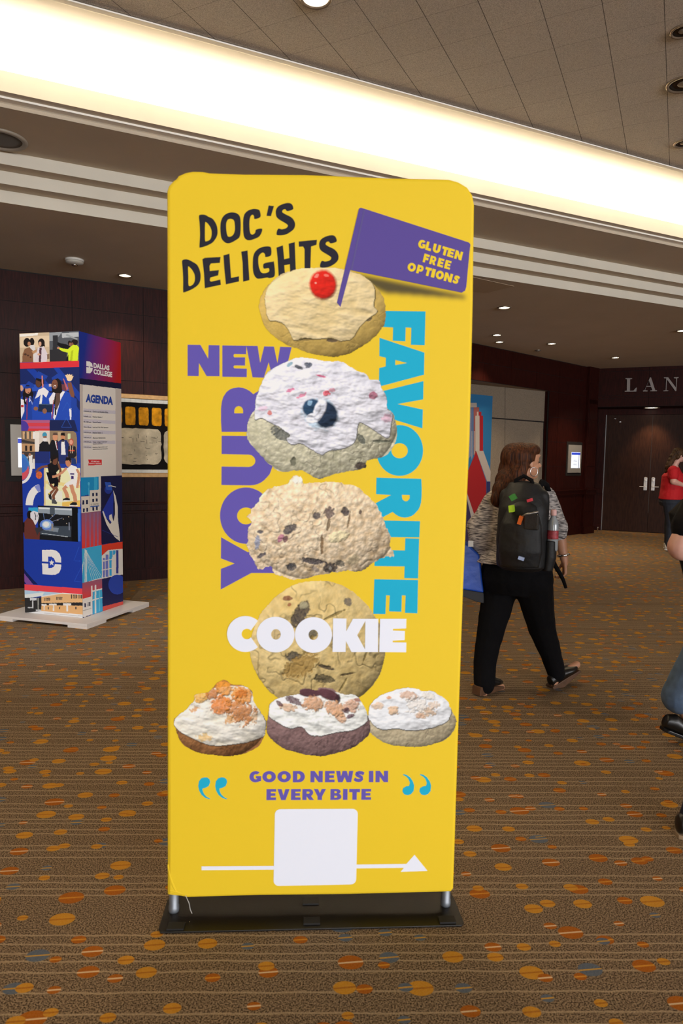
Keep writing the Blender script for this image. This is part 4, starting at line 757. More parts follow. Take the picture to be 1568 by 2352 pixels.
cookie('printed_cookie', c2_([(700, 948), (850, 960), (980, 1020), (1100, 1120), (1200, 1250), (1270, 1400), (1288, 1560), (1260, 1700), (1180, 1850), (1050, 1960), (850, 2040), (600, 2050), (400, 1980), (250, 1850), (160, 1700), (122, 1540), (150, 1380), (210, 1240), (300, 1130), (400, 1040), (540, 965)]), 'ba9a54', 'e6cf94',
 [sp(c2_, 560, 1230, 120, 60, -58, '35323a', -7, .5), sp(c2_, 590, 1160, 40, 30, 0, 'a8a080', 3), sp(c2_, 500, 1600, 70, 44, 0, '54504a', -6), sp(c2_, 560, 1680, 170, 90, -30, 'a58548', -4), sp(c2_, 445, 1098, 46, 20, -5, '7a4636', 1), sp(c2_, 465, 1150, 18, 16, -50, '8e5038', 0), sp(c2_, 968, 1130, 34, 36, 20, '67605a', -2), sp(c2_, 350, 1400, 40, 46, 0, 'c0a878', 0), sp(c2_, 665, 1400, 40, 46, 0, '5a564c', -2), sp(c2_, 780, 1690, 70, 16, 15, '4a4038', -5), sp(c2_, 760, 1790, 90, 34, 10, '5c5440', -5), sp(c2_, 960, 1750, 70, 10, -10, '5a4c34', -4), sp(c2_, 850, 1240, 100, 12, -25, '8c7844', -4),
  sp(c2_, 920, 1850, 90, 9, -60, '8c7844', -3), sp(c2_, 1120, 1580, 9, 90, 20, '8c7844', -2), sp(c2_, 620, 1500, 26, 90, 30, '8a7440', -3)], .0012, 'round chocolate chip cookie behind the white word', lump=1.5, nz=12., seed=37, cell=.4, crack=1.)
cookie('printed_cookie', cQ([(42, 275), (45, 250), (62, 232), (110, 195), (130, 170), (148, 150), (150, 122), (220, 110), (265, 62), (310, 47), (345, 72), (400, 78), (448, 105), (450, 150), (480, 195), (518, 260), (512, 330), (470, 400), (350, 441), (240, 436), (150, 418), (80, 372), (55, 310)]), '8a5a34', 'a8764a',
 [('icing', cQ([(42, 270), (60, 235), (110, 195), (130, 170), (150, 125), (250, 90), (400, 80), (450, 120), (470, 180), (515, 260), (510, 330), (480, 350), (420, 370), (320, 385), (230, 385), (150, 355), (80, 320), (50, 290)]), 'e6dfca', 'f6f2e8', 18, .6),
  sp(cQ, 180, 140, 40, 26, -10, 'eab04a', 5), sp(cQ, 300, 90, 48, 40, 10, 'e89a3c', 6), sp(cQ, 395, 125, 55, 44, 20, 'e8993e', 6), sp(cQ, 285, 175, 60, 45, -30, 'e0822c', 5), sp(cQ, 390, 210, 75, 60, 30, 'cc8038', 4, 1.5), sp(cQ, 240, 120, 38, 26, -30, 'c07838', 4), sp(cQ, 390, 120, 30, 26, 0, 'd27a30', 3, 1.4), sp(cQ, 150, 200, 26, 16, -30, 'd2a070', 0, 1.8), sp(cQ, 330, 255, 26, 20, 0, 'd8a468', 0, 1.8), sp(cQ, 200, 345, 40, 22, 0, 'e4c080', 0, 1.4), sp(cQ, 460, 240, 16, 30, 0, 'dcb890', 0, 1.6)], .0016, 'carrot cookie with orange topping, lower left', lump=1.3, nz=6., seed=41)
cookie('printed_cookie', cQ([(517, 310), (525, 255), (530, 200), (545, 160), (600, 135), (680, 120), (690, 95), (730, 92), (780, 100), (790, 86), (860, 95), (900, 118), (980, 128), (1015, 170), (1040, 225), (1055, 300), (1030, 350), (960, 400), (850, 435), (780, 442), (700, 430), (600, 400), (540, 350)]), '6e5450', '9a7c7a',
 [('icing', cQ([(530, 225), (535, 180), (560, 140), (640, 122), (900, 112), (980, 130), (1020, 170), (1040, 230), (1030, 270), (960, 310), (880, 320), (800, 338), (740, 330), (700, 290), (640, 300), (580, 270), (545, 250)]), 'e4e4dc', 'f6f8f4', 18, .7),
  sp(cQ, 740, 115, 58, 22, 3, '56383e', 4, .3), sp(cQ, 840, 125, 60, 26, 20, '5e3c42', 4, .3), sp(cQ, 885, 145, 16, 24, 0, '40282e', 2), sp(cQ, 660, 155, 50, 18, 25, '5a3c44', 2), sp(cQ, 630, 190, 45, 20, 10, 'd2ae8c', 4), sp(cQ, 755, 170, 55, 38, 0, 'd09a6c', 6), sp(cQ, 870, 195, 60, 40, 30, 'cf9c72', 6), sp(cQ, 895, 235, 40, 26, 50, 'd8a880', 4), sp(cQ, 955, 180, 40, 34, 0, 'd2a486', 5), sp(cQ, 950, 235, 24, 10, -20, '6a4650', 1), sp(cQ, 990, 150, 20, 10, 0, 'a06a5a', 1), sp(cQ, 585, 170, 22, 10, 40, '5c3a40', 1), sp(cQ, 930, 205, 20, 16, 0, '5a3c44', 1)], .0018, 'brown cookie with white icing, walnuts and chocolate chunks', lump=1.2, nz=6., seed=53)
cookie('printed_cookie', cQ([(1040, 300), (1042, 215), (1060, 165), (1110, 125), (1180, 100), (1230, 88), (1290, 92), (1320, 105), (1370, 102), (1410, 125), (1450, 155), (1475, 210), (1497, 262), (1470, 330), (1400, 375), (1280, 397), (1150, 380), (1080, 345)]), 'a89878', 'cfc2a2',
 [('icing', cQ([(1040, 230), (1060, 160), (1110, 125), (1200, 95), (1290, 92), (1400, 115), (1460, 160), (1470, 220), (1440, 270), (1350, 300), (1260, 310), (1180, 300), (1110, 305), (1060, 270)]), 'd8dadc', 'f0f2f4', 16, .6),
  sp(cQ, 1170, 205, 30, 24, 0, 'd9b48c', 5), sp(cQ, 1255, 130, 50, 22, 10, 'c9a68c', 5), sp(cQ, 1090, 180, 30, 20, 0, 'd8bca0', 3), sp(cQ, 1340, 215, 50, 26, -10, 'd2b494', 3, 1.4), sp(cQ, 1290, 175, 60, 40, 0, 'e2dcd4', 3, 1.8), sp(cQ, 1350, 130, 36, 20, 20, 'e0dad0', 4), sp(cQ, 1380, 180, 30, 20, 0, 'd8c4b0', 2, 1.4), sp(cQ, 1310, 235, 24, 12, 0, 'cfa98c', 2), sp(cQ, 1150, 140, 14, 8, 0, 'd09060', 0)], .0016, 'pale cookie with white icing, lower right', lump=1., nz=7., seed=67)
# printed drop shadows of flag and word (part of the artwork)
def softprint(name, pts, blur, dark, amt, off, box_, lab=None):
    st = 2.; xs = np.arange(box_[0], box_[2], st); ys = np.arange(box_[1], box_[3], st); X, Y = np.meshgrid(xs, ys); m_ = inpoly(X, Y, pts).astype(float)
    k = int(blur/st)
    for _ in range(3):
        for ax in (0, 1):
            c_ = np.cumsum(np.concatenate([np.zeros_like(m_.take([0], ax)), np.pad(m_, [(k, k) if a == ax else (0, 0) for a in (0, 1)])], ax), ax); n_ = m_.shape[ax]; w_ = 2*k+1
            c_ = c_; m_ = (c_.take(range(w_, w_+n_), ax)-c_.take(range(0, n_), ax))/w_ if c_.shape[ax] >= w_+n_ else m_
    w = (m_*amt)[..., None]; col = L3(YEL)*(1-w)+L3(dark)*w
    Dr = ((X-784)/FPX)[..., None]*np.array(rt2)-((Y-1176)/FPX)[..., None]*np.array(up2)+np.array(fw); nn = np.array(SF.n); P0 = np.array(SF.P0+SF.n*off); tt = ((P0-np.array([0, 0, CH]))@nn)/(Dr@nn); P = Dr*tt[..., None]+np.array([0, 0, CH])
    gridmesh(name, P, col, (m_[:-1, :-1] > .02), M_prs, fab, lab)
M_prs = mat_print('shadow_ink', .6, .2)
softprint('printed_flag_shade', cA([(930, 535), (1500, 650), (1500, 668), (1100, 640), (930, 560)]), 5, '8f7a2a', 1.3, .0002, (795, 610, 1080, 720))
# ================================================================ the photo-covered kiosk
KL, KM, KR = Vector((-2.783, 5.945, 0)), Vector((-2.207, 5.774, 0)), Vector((-2.072, 6.342, 0))
KL = KM+(KL-KM).normalized()*.60; kd = (KM-KL).normalized(); kp = Vector((-kd.y, kd.x, 0)); KR = KM+kp*.585; KB = KL+kp*.585
z0, z1 = .045, 2.468
kt = thing('photo_kiosk', (KL+KR)/2, 'tall square kiosk covered in college photos and an agenda on a white base', 'kiosk')
mb = MB(); i_ = .0015
mb.prism([p+ZV*z0 for p in (KL+kd*i_+kp*i_, KM-kd*i_+kp*i_, KR-kd*i_-kp*i_, KB+kd*i_-kp*i_)], ZV*(z1-z0)); core = mb.build('kiosk_body', mat('kiosk_navy', '1c2f86', .55), kt)
mb = MB(); c_ = (KL+KR)/2; F_ = lambda a, b, z: c_+kd*a+kp*b+ZV*z
mb.frame(c_, kd, kp, ZV, (-.47, -.465, .022), (.47, .465, .044))
for sx in (-1, 1):
    for sy in (-1, 1): mb.frame(c_, kd, kp, ZV, (min(sx*.47, sx*.28), min(sy*.465, sy*.2), 0), (max(sx*.47, sx*.28), max(sy*.465, sy*.2), .022))
mb.build('base_board', mat('white_board', 'dcd6d2', .5), kt, bevel=.002)
def k1(p): return p
def k2(p): return [(x, y+1332.8) for x, y in p]
def el(cx, cy, rx, ry, r=0, n=20):
    c, s = math.cos(D2R(r)), math.sin(D2R(r)); return [(cx+rx*math.cos(2*math.pi*i/n)*c-ry*math.sin(2*math.pi*i/n)*s, cy+rx*math.cos(2*math.pi*i/n)*s+ry*math.sin(2*math.pi*i/n)*c) for i in range(n)]
def ln_(pts, w): return thick(pts, w)
def bx(a, b, c, d): return [(a, b), (c, b), (c, d), (a, d)]
SK, HR, BL, WH, NVY, RD = 'a9765a', '1d1716', '1f3f9a', 'dcdbe0', '141f55', 'bf2a35'
LEFT = [('1d3a9c', [(0, 0), (900, 0), (900, 3000), (0, 3000)]),
 ('bca88c', [(150, 90), (443, 90), (447, 357), (150, 365)]), ('e2ddd6', [(178, 108), (343, 98), (338, 118), (178, 133)]), ('d0bc9f', [(180, 135), (443, 120), (443, 220), (180, 230)]),
 (HR, el(287, 178, 22, 36)), ('c9c6c6', [(270, 205), (310, 205), (330, 290), (320, 355), (280, 355)]), (HR, el(243, 182, 32, 40)), (SK, el(262, 195, 14, 20)), ('7c573f', [(222, 240), (265, 225), (300, 262), (298, 320), (300, 360), (200, 362), (203, 290)]),
 ('4a3328', el(228, 290, 13, 10)), ('4a3328', el(252, 300, 10, 8)), ('4a3328', el(275, 315, 9, 8)), ('b08763', [(285, 262), (345, 240), (350, 252), (300, 288)]),
 (HR, el(372, 185, 30, 38)), (HR, [(375, 170), (402, 190), (405, 220), (380, 215)]), ('c79a80', el(360, 195, 13, 21)), ('c9c1c8', [(340, 228), (395, 218), (430, 290), (425, 330), (418, 358), (312, 360), (318, 320)]), ('4b2f3c', [(355, 232), (375, 230), (368, 358), (348, 358)]), ('c79a80', el(350, 290, 14, 10)), ('7c6450', [(422, 290), (443, 285), (443, 330), (425, 335)]),
 ('50545b', [(443, 80), (712, 70), (712, 350), (447, 357)]), ('8a9096', [(443, 95), (560, 88), (500, 165), (443, 170)]), ('2b2c31', [(475, 120), (520, 118), (520, 357), (475, 357)]), ('a9aeb2', [(555, 100), (708, 90), (708, 130), (560, 142)]), ('8e9498', [(600, 105), (700, 150), (690, 160), (590, 120)]), ('2a2a2e', [(447, 250), (600, 240), (600, 357), (447, 357)]),
 ('121216', [(520, 180), (550, 190), (600, 200), (630, 215), (630, 240), (560, 240), (515, 205)]), (HR, el(626, 188, 16, 22)), ('8a5f4a', el(632, 200, 10, 16)), (HR, el(672, 180, 30, 26)), ('7a5240', el(650, 200, 12, 18)), ('c3d82a', [(533, 228), (560, 235), (610, 243), (655, 205), (690, 205), (712, 230), (705, 280), (700, 348), (612, 348), (604, 310), (612, 275), (560, 262), (533, 245)]),
 ('a4b61e', [(640, 260), (660, 250), (650, 348), (630, 348)]), ('c08060', el(525, 232, 11, 9)), ('1a1a1e', [(600, 320), (615, 290), (615, 357), (590, 357)]),
 ('c62f38', [(150, 366), (712, 348), (712, 404), (150, 420)]), ('18275f', [(150, 420), (720, 404), (720, 985), (150, 985)]), ('1c3b98', [(240, 425), (310, 422), (480, 600), (400, 600)]), ('1c3b98', [(480, 410), (530, 410), (720, 640), (720, 720)]), ('1c3b98', [(560, 560), (720, 800), (720, 900), (600, 800)]), ('2a4fb4', [(180, 560), (640, 560), (640, 620), (180, 620)]), ('c8b0b0', bx(440, 555, 470, 580)), ('6a3c44', bx(545, 560, 600, 620)),
 # graduates
 (BL, [(185, 680), (225, 650), (300, 660), (330, 720), (340, 880), (186, 880)]), (BL, [(225, 570), (258, 530), (300, 555), (310, 590), (262, 570)]), (HR, el(250, 625, 40, 58)), (HR, [(215, 620), (240, 740), (205, 740), (205, 640)]), (HR, [(275, 600), (300, 640), (300, 700), (280, 690)]), ('b98264', el(252, 610, 26, 34)), (BL, [(222, 578), (290, 574), (292, 592), (222, 600)]), ('5a2c30', el(258, 632, 8, 4)), ('c79a80', [(183, 570), (200, 568), (212, 600), (196, 625), (183, 610)]), (WH, [(187, 690), (215, 700), (220, 800), (190, 875), (186, 780)]), ('9b2e3a', [(240, 680), (248, 680), (246, 875), (238, 875)]), (WH, [(228, 690), (240, 690), (230, 720)]), (WH, [(265, 680), (280, 700), (262, 720)]),
 ('b03038', bx(188, 745, 212, 765)), ('7f8fc8', [(260, 668), (275, 664), (322, 775), (306, 785)]), ('232f6c', [(270, 680), (285, 670), (340, 770), (320, 780)]),
 ('2347ac', [(310, 690), (330, 620), (365, 590), (420, 600), (455, 640), (470, 700), (450, 880), (290, 880), (285, 760)]), (WH, [(315, 690), (345, 610), (395, 585), (440, 625), (415, 680), (375, 640), (350, 670)]), ('dfe0ea', [(368, 640), (385, 640), (380, 700), (368, 770), (350, 760), (360, 690)]), ('3a2824', el(352, 540, 33, 50, 8)), ('5a3c30', el(345, 545, 23, 40)), (HR, [(325, 495), (400, 505), (395, 560), (380, 590), (370, 540), (325, 520)]), (BL, [(345, 440), (430, 485), (418, 510), (350, 480), (325, 480), (335, 460)]), (BL, [(322, 478), (402, 478), (410, 520), (325, 502)]), ('c77b72', [(374, 480), (384, 480), (392, 575), (378, 600)]),
 ('2347ac', [(430, 740), (455, 640), (560, 610), (640, 640), (680, 720), (660, 830), (640, 880), (450, 880)]), (HR, [(462, 560), (480, 510), (520, 500), (552, 540), (560, 620), (545, 700), (520, 740), (475, 740), (500, 640), (470, 630)]), ('7a4e3c', el(493, 560, 27, 44)), ('e9e2dc', el(494, 580, 11, 13)), ('501c22', el(494, 583, 8, 9)), (HR, el(484, 552, 4, 3)), (HR, el(505, 552, 4, 3)), (BL, [(533, 453), (575, 500), (560, 530), (520, 505), (470, 520), (465, 500)]), ('b2606a', [(566, 510), (574, 506), (615, 600), (600, 615)]),
 (WH, [(440, 690), (480, 630), (497, 640), (480, 740), (470, 860), (458, 800)]), (WH, [(545, 640), (565, 620), (585, 625), (545, 700), (505, 850), (490, 880), (478, 860), (495, 740)]), ('5c463e', [(500, 640), (540, 640), (540, 720), (510, 790), (490, 780), (500, 700)]), ('b0403c', [(478, 700), (484, 700), (470, 870), (463, 870)]), ('2a2a30', bx(492, 770, 506, 835)),
 ('7a4e3c', [(605, 545), (640, 540), (668, 640), (668, 690), (645, 690), (620, 620)]), ('e4c49a', el(625, 502, 26, 30)), ('e4c49a', [(587, 478), (598, 472), (614, 500), (604, 512)]), ('e4c49a', [(603, 470), (612, 466), (620, 492), (610, 500)]), ('e4c49a', [(622, 468), (630, 466), (632, 492), (622, 492)]), ('e4c49a', [(640, 472), (650, 470), (645, 500), (636, 498)]), ('e4c49a', [(650, 486), (663, 484), (650, 512), (642, 508)]), (BL, [(640, 670), (690, 690), (690, 880), (640, 880)]),
 ('1d2c48', [(350, 735), (475, 738), (470, 810), (440, 812), (342, 803)]), ('3d5270', [(350, 735), (475, 738), (474, 746), (350, 743)]), ('8a5f48', el(402, 800, 20, 24)), ('8a5f48', el(322, 778, 20, 18)), (WH, [(622, 780), (642, 775), (642, 878), (630, 878)]),
 ('1a2450', [(447, 882), (640, 882), (720, 880), (720, 985), (447, 980)]), ('1c3b98', [(640, 780), (720, 880), (720, 985), (700, 985)]), ('2d57b4', thick([(598, 862), (553, 946), (642, 946), (598, 862)], 5)), ('2d57b4', thick([(604, 720), (560, 800)], 4)), ('2d57b4', thick([(604, 720), (640, 790)], 4)),
 ('a85a7e', bx(150, 882, 447, 912)), ('c8404c', bx(150, 908, 447, 940)), ('b4527a', bx(150, 938, 447, 960)), ('c8383c', bx(150, 958, 447, 980)), ('4a3a96', el(190, 945, 68, 62)),
 # building, masked man, group
 ('7f6b57', bx(150, 980, 313, 1165)), ('c9a57e', bx(205, 985, 300, 1050)), ('5a5450', bx(222, 985, 240, 1050)), ('5a5450', bx(262, 985, 280, 1050)), ('3e3a38', [(192, 1055), (250, 1068), (312, 1080), (312, 1098), (192, 1082)]), ('b58e68', bx(192, 1098, 313, 1165)), ('2b2524', bx(225, 1112, 245, 1160)), ('2b2524', bx(268, 1112, 290, 1160)), ('e8e4e0', bx(296, 985, 313, 1050)),
 ('cfc6bd', bx(313, 978, 448, 1165)), ('e0dad2', bx(313, 990, 352, 1160)), ('1d1c22', [(355, 1100), (385, 1072), (430, 1075), (446, 1110), (446, 1165), (350, 1165)]), ('d8d6d8', el(404, 1055, 19, 20)), ('3f90b0', el(402, 1015, 21, 24)), ('8e6250', bx(388, 1026, 420, 1042)),
 ('8a765e', [(448, 978), (660, 980), (685, 1000), (692, 1040), (692, 1275), (448, 1275)]), ('c4d0a4', bx(610, 1003, 635, 1052)), ('b49c7c', bx(520, 990, 560, 1275)), ('191a20', [(440, 1110), (465, 1060), (520, 1065), (535, 1110), (525, 1275), (455, 1250)]), ('c88e6c', el(497, 1032, 23, 36)), ('5c4840', [(475, 1015), (480, 995), (515, 995), (520, 1015)]), ('d8d6da', [(492, 1070), (506, 1070), (520, 1150), (512, 1150)]), ('8a2430', [(505, 1075), (511, 1075), (520, 1140), (513, 1140)]),
 ('27336a', [(515, 1080), (545, 1060), (600, 1062), (622, 1100), (618, 1215), (600, 1275), (530, 1275), (525, 1180)]), ('c08660', el(566, 1033, 20, 34)), (HR, [(546, 1020), (550, 997), (582, 997), (586, 1022)]), (HR, el(566, 1058, 14, 8)), ('e3e3ea', [(552, 1072), (580, 1072), (592, 1195), (550, 1195)]), (HR, bx(554, 1068, 578, 1076)),
 ('24242a', [(612, 1120), (640, 1105), (680, 1120), (690, 1200), (660, 1230), (612, 1225)]), ('b05040', el(641, 1078, 21, 32)), ('d49a84', el(640, 1080, 15, 22)), ('c8402c', bx(618, 1150, 672, 1162)), ('d8c0a0', thick([(632, 1110), (636, 1180), (650, 1180), (656, 1110)], 5)), ('22376a', [(618, 1225), (680, 1225), (688, 1280), (625, 1275)]),
 ('46403e', bx(150, 1165, 316, 1325)), ('ddd6d4', [(196, 1200), (218, 1200), (220, 1300), (196, 1300)]), ('d8d2d4', [(228, 1210), (250, 1210), (252, 1290), (228, 1290)]), ('e4e0de', [(258, 1195), (292, 1195), (290, 1290), (262, 1290)]), ('dcd8d4', [(296, 1230), (314, 1230), (314, 1318), (288, 1318)]), (SK, el(207, 1190, 9, 13)), ('4e342a', el(238, 1198, 9, 13)), (SK, el(268, 1192, 10, 13)), ('5e4034', el(305, 1215, 9, 13)), ('2a2422', bx(192, 1298, 290, 1325)),
 ('1d3a9c', bx(316, 1165, 450, 1410)), ('223070', bx(316, 1165, 445, 1270)), ('2b49b0', [(690, 1270), (720, 1270), (720, 1420), (700, 1400)])]
LEFT += [(c, k2(p)) for c, p in [('1d3aa0', bx(150, -10, 398, 640)), ('3e7cc0', el(190, -30, 76, 118)), ('c8505c', el(190, 0, 70, 90)), ('3b6cc0', el(190, -45, 62, 70)), ('e8e4ea', thick(arc(190, -30, 90, 140, -10, 95, 14), 24)),
 ('f0e2b4', [(398, -20), (722, -20), (722, 332), (398, 322)]), ('e6cf8a', [(398, 90), (722, 130), (722, 160), (398, 120)]), ('f8f0d4', [(398, 170), (560, 190), (560, 290), (398, 260)]), ('e9b95c', [(560, 290), (722, 270), (722, 332), (560, 325)]), ('d8c48c', bx(396, -20, 410, 320)),
 ('e9e8f2', thick(arc(372, 315, 108, 158, 180, 262, 14), 66)), ('7d88c8', thick(arc(372, 315, 108, 158, 245, 264, 8), 60)),
 # player in black
 ('7b4c38', thick([(430, -38), (380, -30), (345, -10), (325, 20)], 20)), ('c8643c', el(351, 44, 28, 34)), ('8c3c24', thick([(325, 40), (378, 50)], 3)), ('8c3c24', thick([(352, 12), (348, 78)], 3)),
 ('16161a', [(428, -50), (470, -75), (520, -60), (535, -10), (505, 20), (440, 30), (430, -20)]), ('6b4434', el(494, -88, 25, 42)), (HR, [(462, -110), (485, -140), (515, -120), (510, -105), (480, -95), (472, -60), (462, -70)]), ('6b4434', thick([(525, -60), (545, 0), (535, 60), (530, 110)], 20)), ('101016', [(418, 20), (505, 15), (528, 95), (522, 150), (480, 155), (490, 120), (440, 130)]), ('e0e0e6', thick([(420, 40), (445, 125)], 5)),
 ('7b4c38', thick([(500, 148), (515, 175), (480, 230), (485, 262)], 26)), ('7b4c38', thick([(452, 128), (490, 170), (462, 200), (448, 222)], 24)), ('26262c', [(434, 208), (455, 205), (468, 250), (462, 272), (440, 250)]), ('4a4c50', [(466, 262), (490, 258), (514, 290), (510, 306), (468, 300)]), ('d8c840', bx(436, 205, 452, 216)),
 # player in white
 ('c48a6a', thick([(600, -20), (560, 20), (500, 55), (470, 60)], 22)), ('efeef4', [(600, -10), (640, -48), (690, -30), (700, 0), (690, 100), (640, 95), (622, 30)]), ('b97c5c', el(615, -75, 26, 46)), (HR, [(590, -85), (592, -115), (625, -120), (640, -100), (636, -60), (622, -90)]), ('3a2a6a', bx(632, 28, 668, 40)), ('3a2a6a', bx(640, 52, 662, 80)), ('f2f1f6', [(635, 90), (695, 95), (718, 130), (680, 160), (655, 130), (640, 150), (575, 145), (580, 125)]), ('c48a6a', thick([(600, 145), (575, 165), (598, 210), (610, 250)], 34)), ('c48a6a', thick([(640, 130), (655, 190), (672, 230), (680, 285)], 34)), ('c48a6a', thick([(690, -10), (712, 30), (708, 80), (694, 160)], 22)),
 ('1e1e24', [(568, 258), (600, 246), (628, 255), (630, 275), (565, 276)]), ('e8e8ee', bx(566, 271, 630, 278)), ('1e1e24', [(628, 305), (655, 286), (690, 290), (696, 318), (630, 318)]), ('e8e8ee', bx(624, 314, 697, 322)),
 ('1d3aa0', [(150, 318), (398, 318), (720, 330), (720, 1090), (150, 1020)]), ('2f9ccc', bx(255, 336, 345, 420)), ('3d6cc8', bx(695, 350, 726, 640)),
 ('16191f', [(340, 320), (698, 335), (702, 646), (345, 625)]), ('8b98a4', [(342, 330), (648, 345), (648, 408), (342, 385)]), ('d5dde4', [(345, 335), (448, 338), (448, 352), (345, 348)]), ('c9d2da', [(492, 342), (645, 348), (645, 362), (492, 356)]), ('4a5560', [(448, 330), (492, 332), (492, 400), (448, 395)]), ('0b0d11', [(650, 338), (700, 340), (702, 646), (645, 640)]), ('3c4754', [(360, 500), (640, 505), (640, 600), (360, 580)]), ('7a8794', [(430, 512), (530, 520), (520, 558), (390, 540)]), ('b4c0c8', thick([(375, 568), (610, 600)], 5)),
 ('5c7fd0', el(420, 490, 62, 48)), ('9fc0ff', el(418, 490, 42, 34)), ('f4faff', el(415, 488, 28, 24)), ('6c88b8', thick([(430, 460), (500, 390)], 4)), ('6c88b8', thick([(400, 450), (390, 390)], 4)), ('8a94b0', thick([(450, 470), (560, 430)], 3)), ('c8b8a0', el(570, 440, 4, 4)), ('c8b8a0', el(600, 480, 5, 4)), ('c8b8a0', el(520, 450, 4, 4)), ('c8b8a0', el(470, 410, 5, 5)), ('c8b8a0', el(618, 420, 4, 4)), ('8e8880', bx(462, 480, 478, 545)), ('8890a4', bx(618, 470, 626, 540)),
 ('62322c', [(215, 470), (250, 425), (300, 440), (325, 520), (360, 560), (355, 625), (225, 618), (212, 560)]), ('1a1214', el(268, 400, 26, 38)), ('d4d3da', [(272, 385), (300, 364), (340, 378), (352, 420), (340, 460), (318, 495), (295, 450), (275, 430)]), ('3a3a44', thick([(310, 380), (322, 410), (318, 450)], 7)), ('8c8a94', thick([(335, 400), (345, 430)], 5)), ('34343a', [(312, 520), (375, 510), (390, 540), (350, 560), (335, 590)]), ('150f12', bx(205, 470, 220, 560)),
 ('141f58', [(150, 800), (240, 920), (340, 1030), (150, 1015)]), ('7a4c96', [(150, 870), (215, 925), (300, 1030), (240, 1026), (150, 920)]), ('e04550', [(150, 1022), (742, 1066), (742, 1120), (150, 1074)]),
 ('a9c8ea', [(150, 1074), (560, 1106), (225, 1155), (150, 1150)]), ('d8e6f4', [(220, 1120), (400, 1098), (380, 1130), (222, 1155)]), ('dcb27e', [(372, 1140), (560, 1106), (745, 1120), (745, 1195), (372, 1205)]), ('e2e4ea', [(372, 1132), (560, 1104), (745, 1118), (745, 1124), (560, 1112), (372, 1142)]),
 ('2a2a2c', [(222, 1150), (372, 1145), (372, 1300), (222, 1285)]), ('c8ccd2', bx(270, 1150, 330, 1172)), ('c8ccd2', bx(290, 1150, 300, 1240)), ('8a8c88', bx(338, 1150, 350, 1260)), ('b8bcc0', bx(250, 1232, 300, 1242)), ('b8bcc0', bx(322, 1255, 400, 1268)),
 ('d9ac76', [(372, 1200), (745, 1190), (745, 1300), (372, 1270)]), ('26282c', [(372, 1196), (745, 1190), (745, 1220), (372, 1215)]), ('eceef2', [(372, 1206), (420, 1206), (420, 1220), (372, 1220)]), ('eceef2', bx(440, 1202, 510, 1216)), ('eceef2', bx(568, 1198, 640, 1218)), ('eceef2', bx(392, 1206, 402, 1262)), ('eceef2', bx(476, 1206, 488, 1268)), ('eceef2', bx(596, 1206, 612, 1272))]
 + [('33343a', bx(x, 1150-(x-400)*.05, x+6, 1178-(x-400)*.05)) for x in range(400, 455, 11)] + [('33343a', bx(x, 1140, x+7, 1168)) for x in range(505, 560, 12)] + [('33343a', bx(x, 1120, x+8, 1156)) for x in range(640, 740, 15)]
 + [('33343a', bx(x, 1230, x+10, 1252)) for x in (430, 532, 678)] + [('d8dade', [(372, 1268), (745, 1300), (745, 1350), (220, 1310), (220, 1285)]), ('b6b8bc', [(400, 1285), (745, 1312), (745, 1318), (400, 1290)]),
 # emblem on the blue field
 ('f0f3fb', [(378, 718), (470, 716), (505, 724), (535, 750), (550, 790), (552, 832), (378, 820)]), ('f0f3fb', [(378, 838), (552, 850), (548, 890), (530, 925), (500, 940), (465, 942), (382, 937)]), ('1d3fb0', [(433, 778), (462, 778), (485, 792), (498, 820), (498, 838), (485, 868), (462, 882), (435, 882)]),
 ('f0f3fb', [(465, 803), (471, 822), (490, 824), (475, 836), (482, 858), (465, 846), (448, 857), (454, 836), (441, 822), (459, 821)]),
 ('2a55c0', thick([(712, 690), (664, 815), (724, 818)], 4)), ('2a55c0', thick([(728, 880), (668, 1000), (734, 1005)], 4))]]
RB = k2
RIGHT = [('grad', [(700, 70), (1100, 150), (1100, 620), (700, 520)]), ('171a38', [(700, 502), (1125, 555), (1125, 608), (700, 555)]), ('d6cfc6', [(700, 556), (1125, 605), (1125, 1395), (700, 1405)]),
 ('b9aea6', [(700, 556), (745, 562), (752, 1402), (700, 1405)]), ('b9aea6', [(1038, 600), (1125, 605), (1125, 1395), (1044, 1397)])]  # darker side strips: fold shading painted into the panel colour
RIGHT += [('c2bcc4', [(750, y), (1038, y+(y-1180)*-.045+4), (1038, y+34+(y-1180)*-.045), (750, y+32)]) for y in (775, 870, 967, 1058)]
RIGHT += [('cac4c8', [(750, y), (826, y+4), (826, y+34), (750, y+32)]) for y in (825, 920, 1015, 1105)]
RIGHT += [('cf2a30', [(793, 1235), (916, 1237), (916, 1286), (793, 1289), (799, 1262)])]
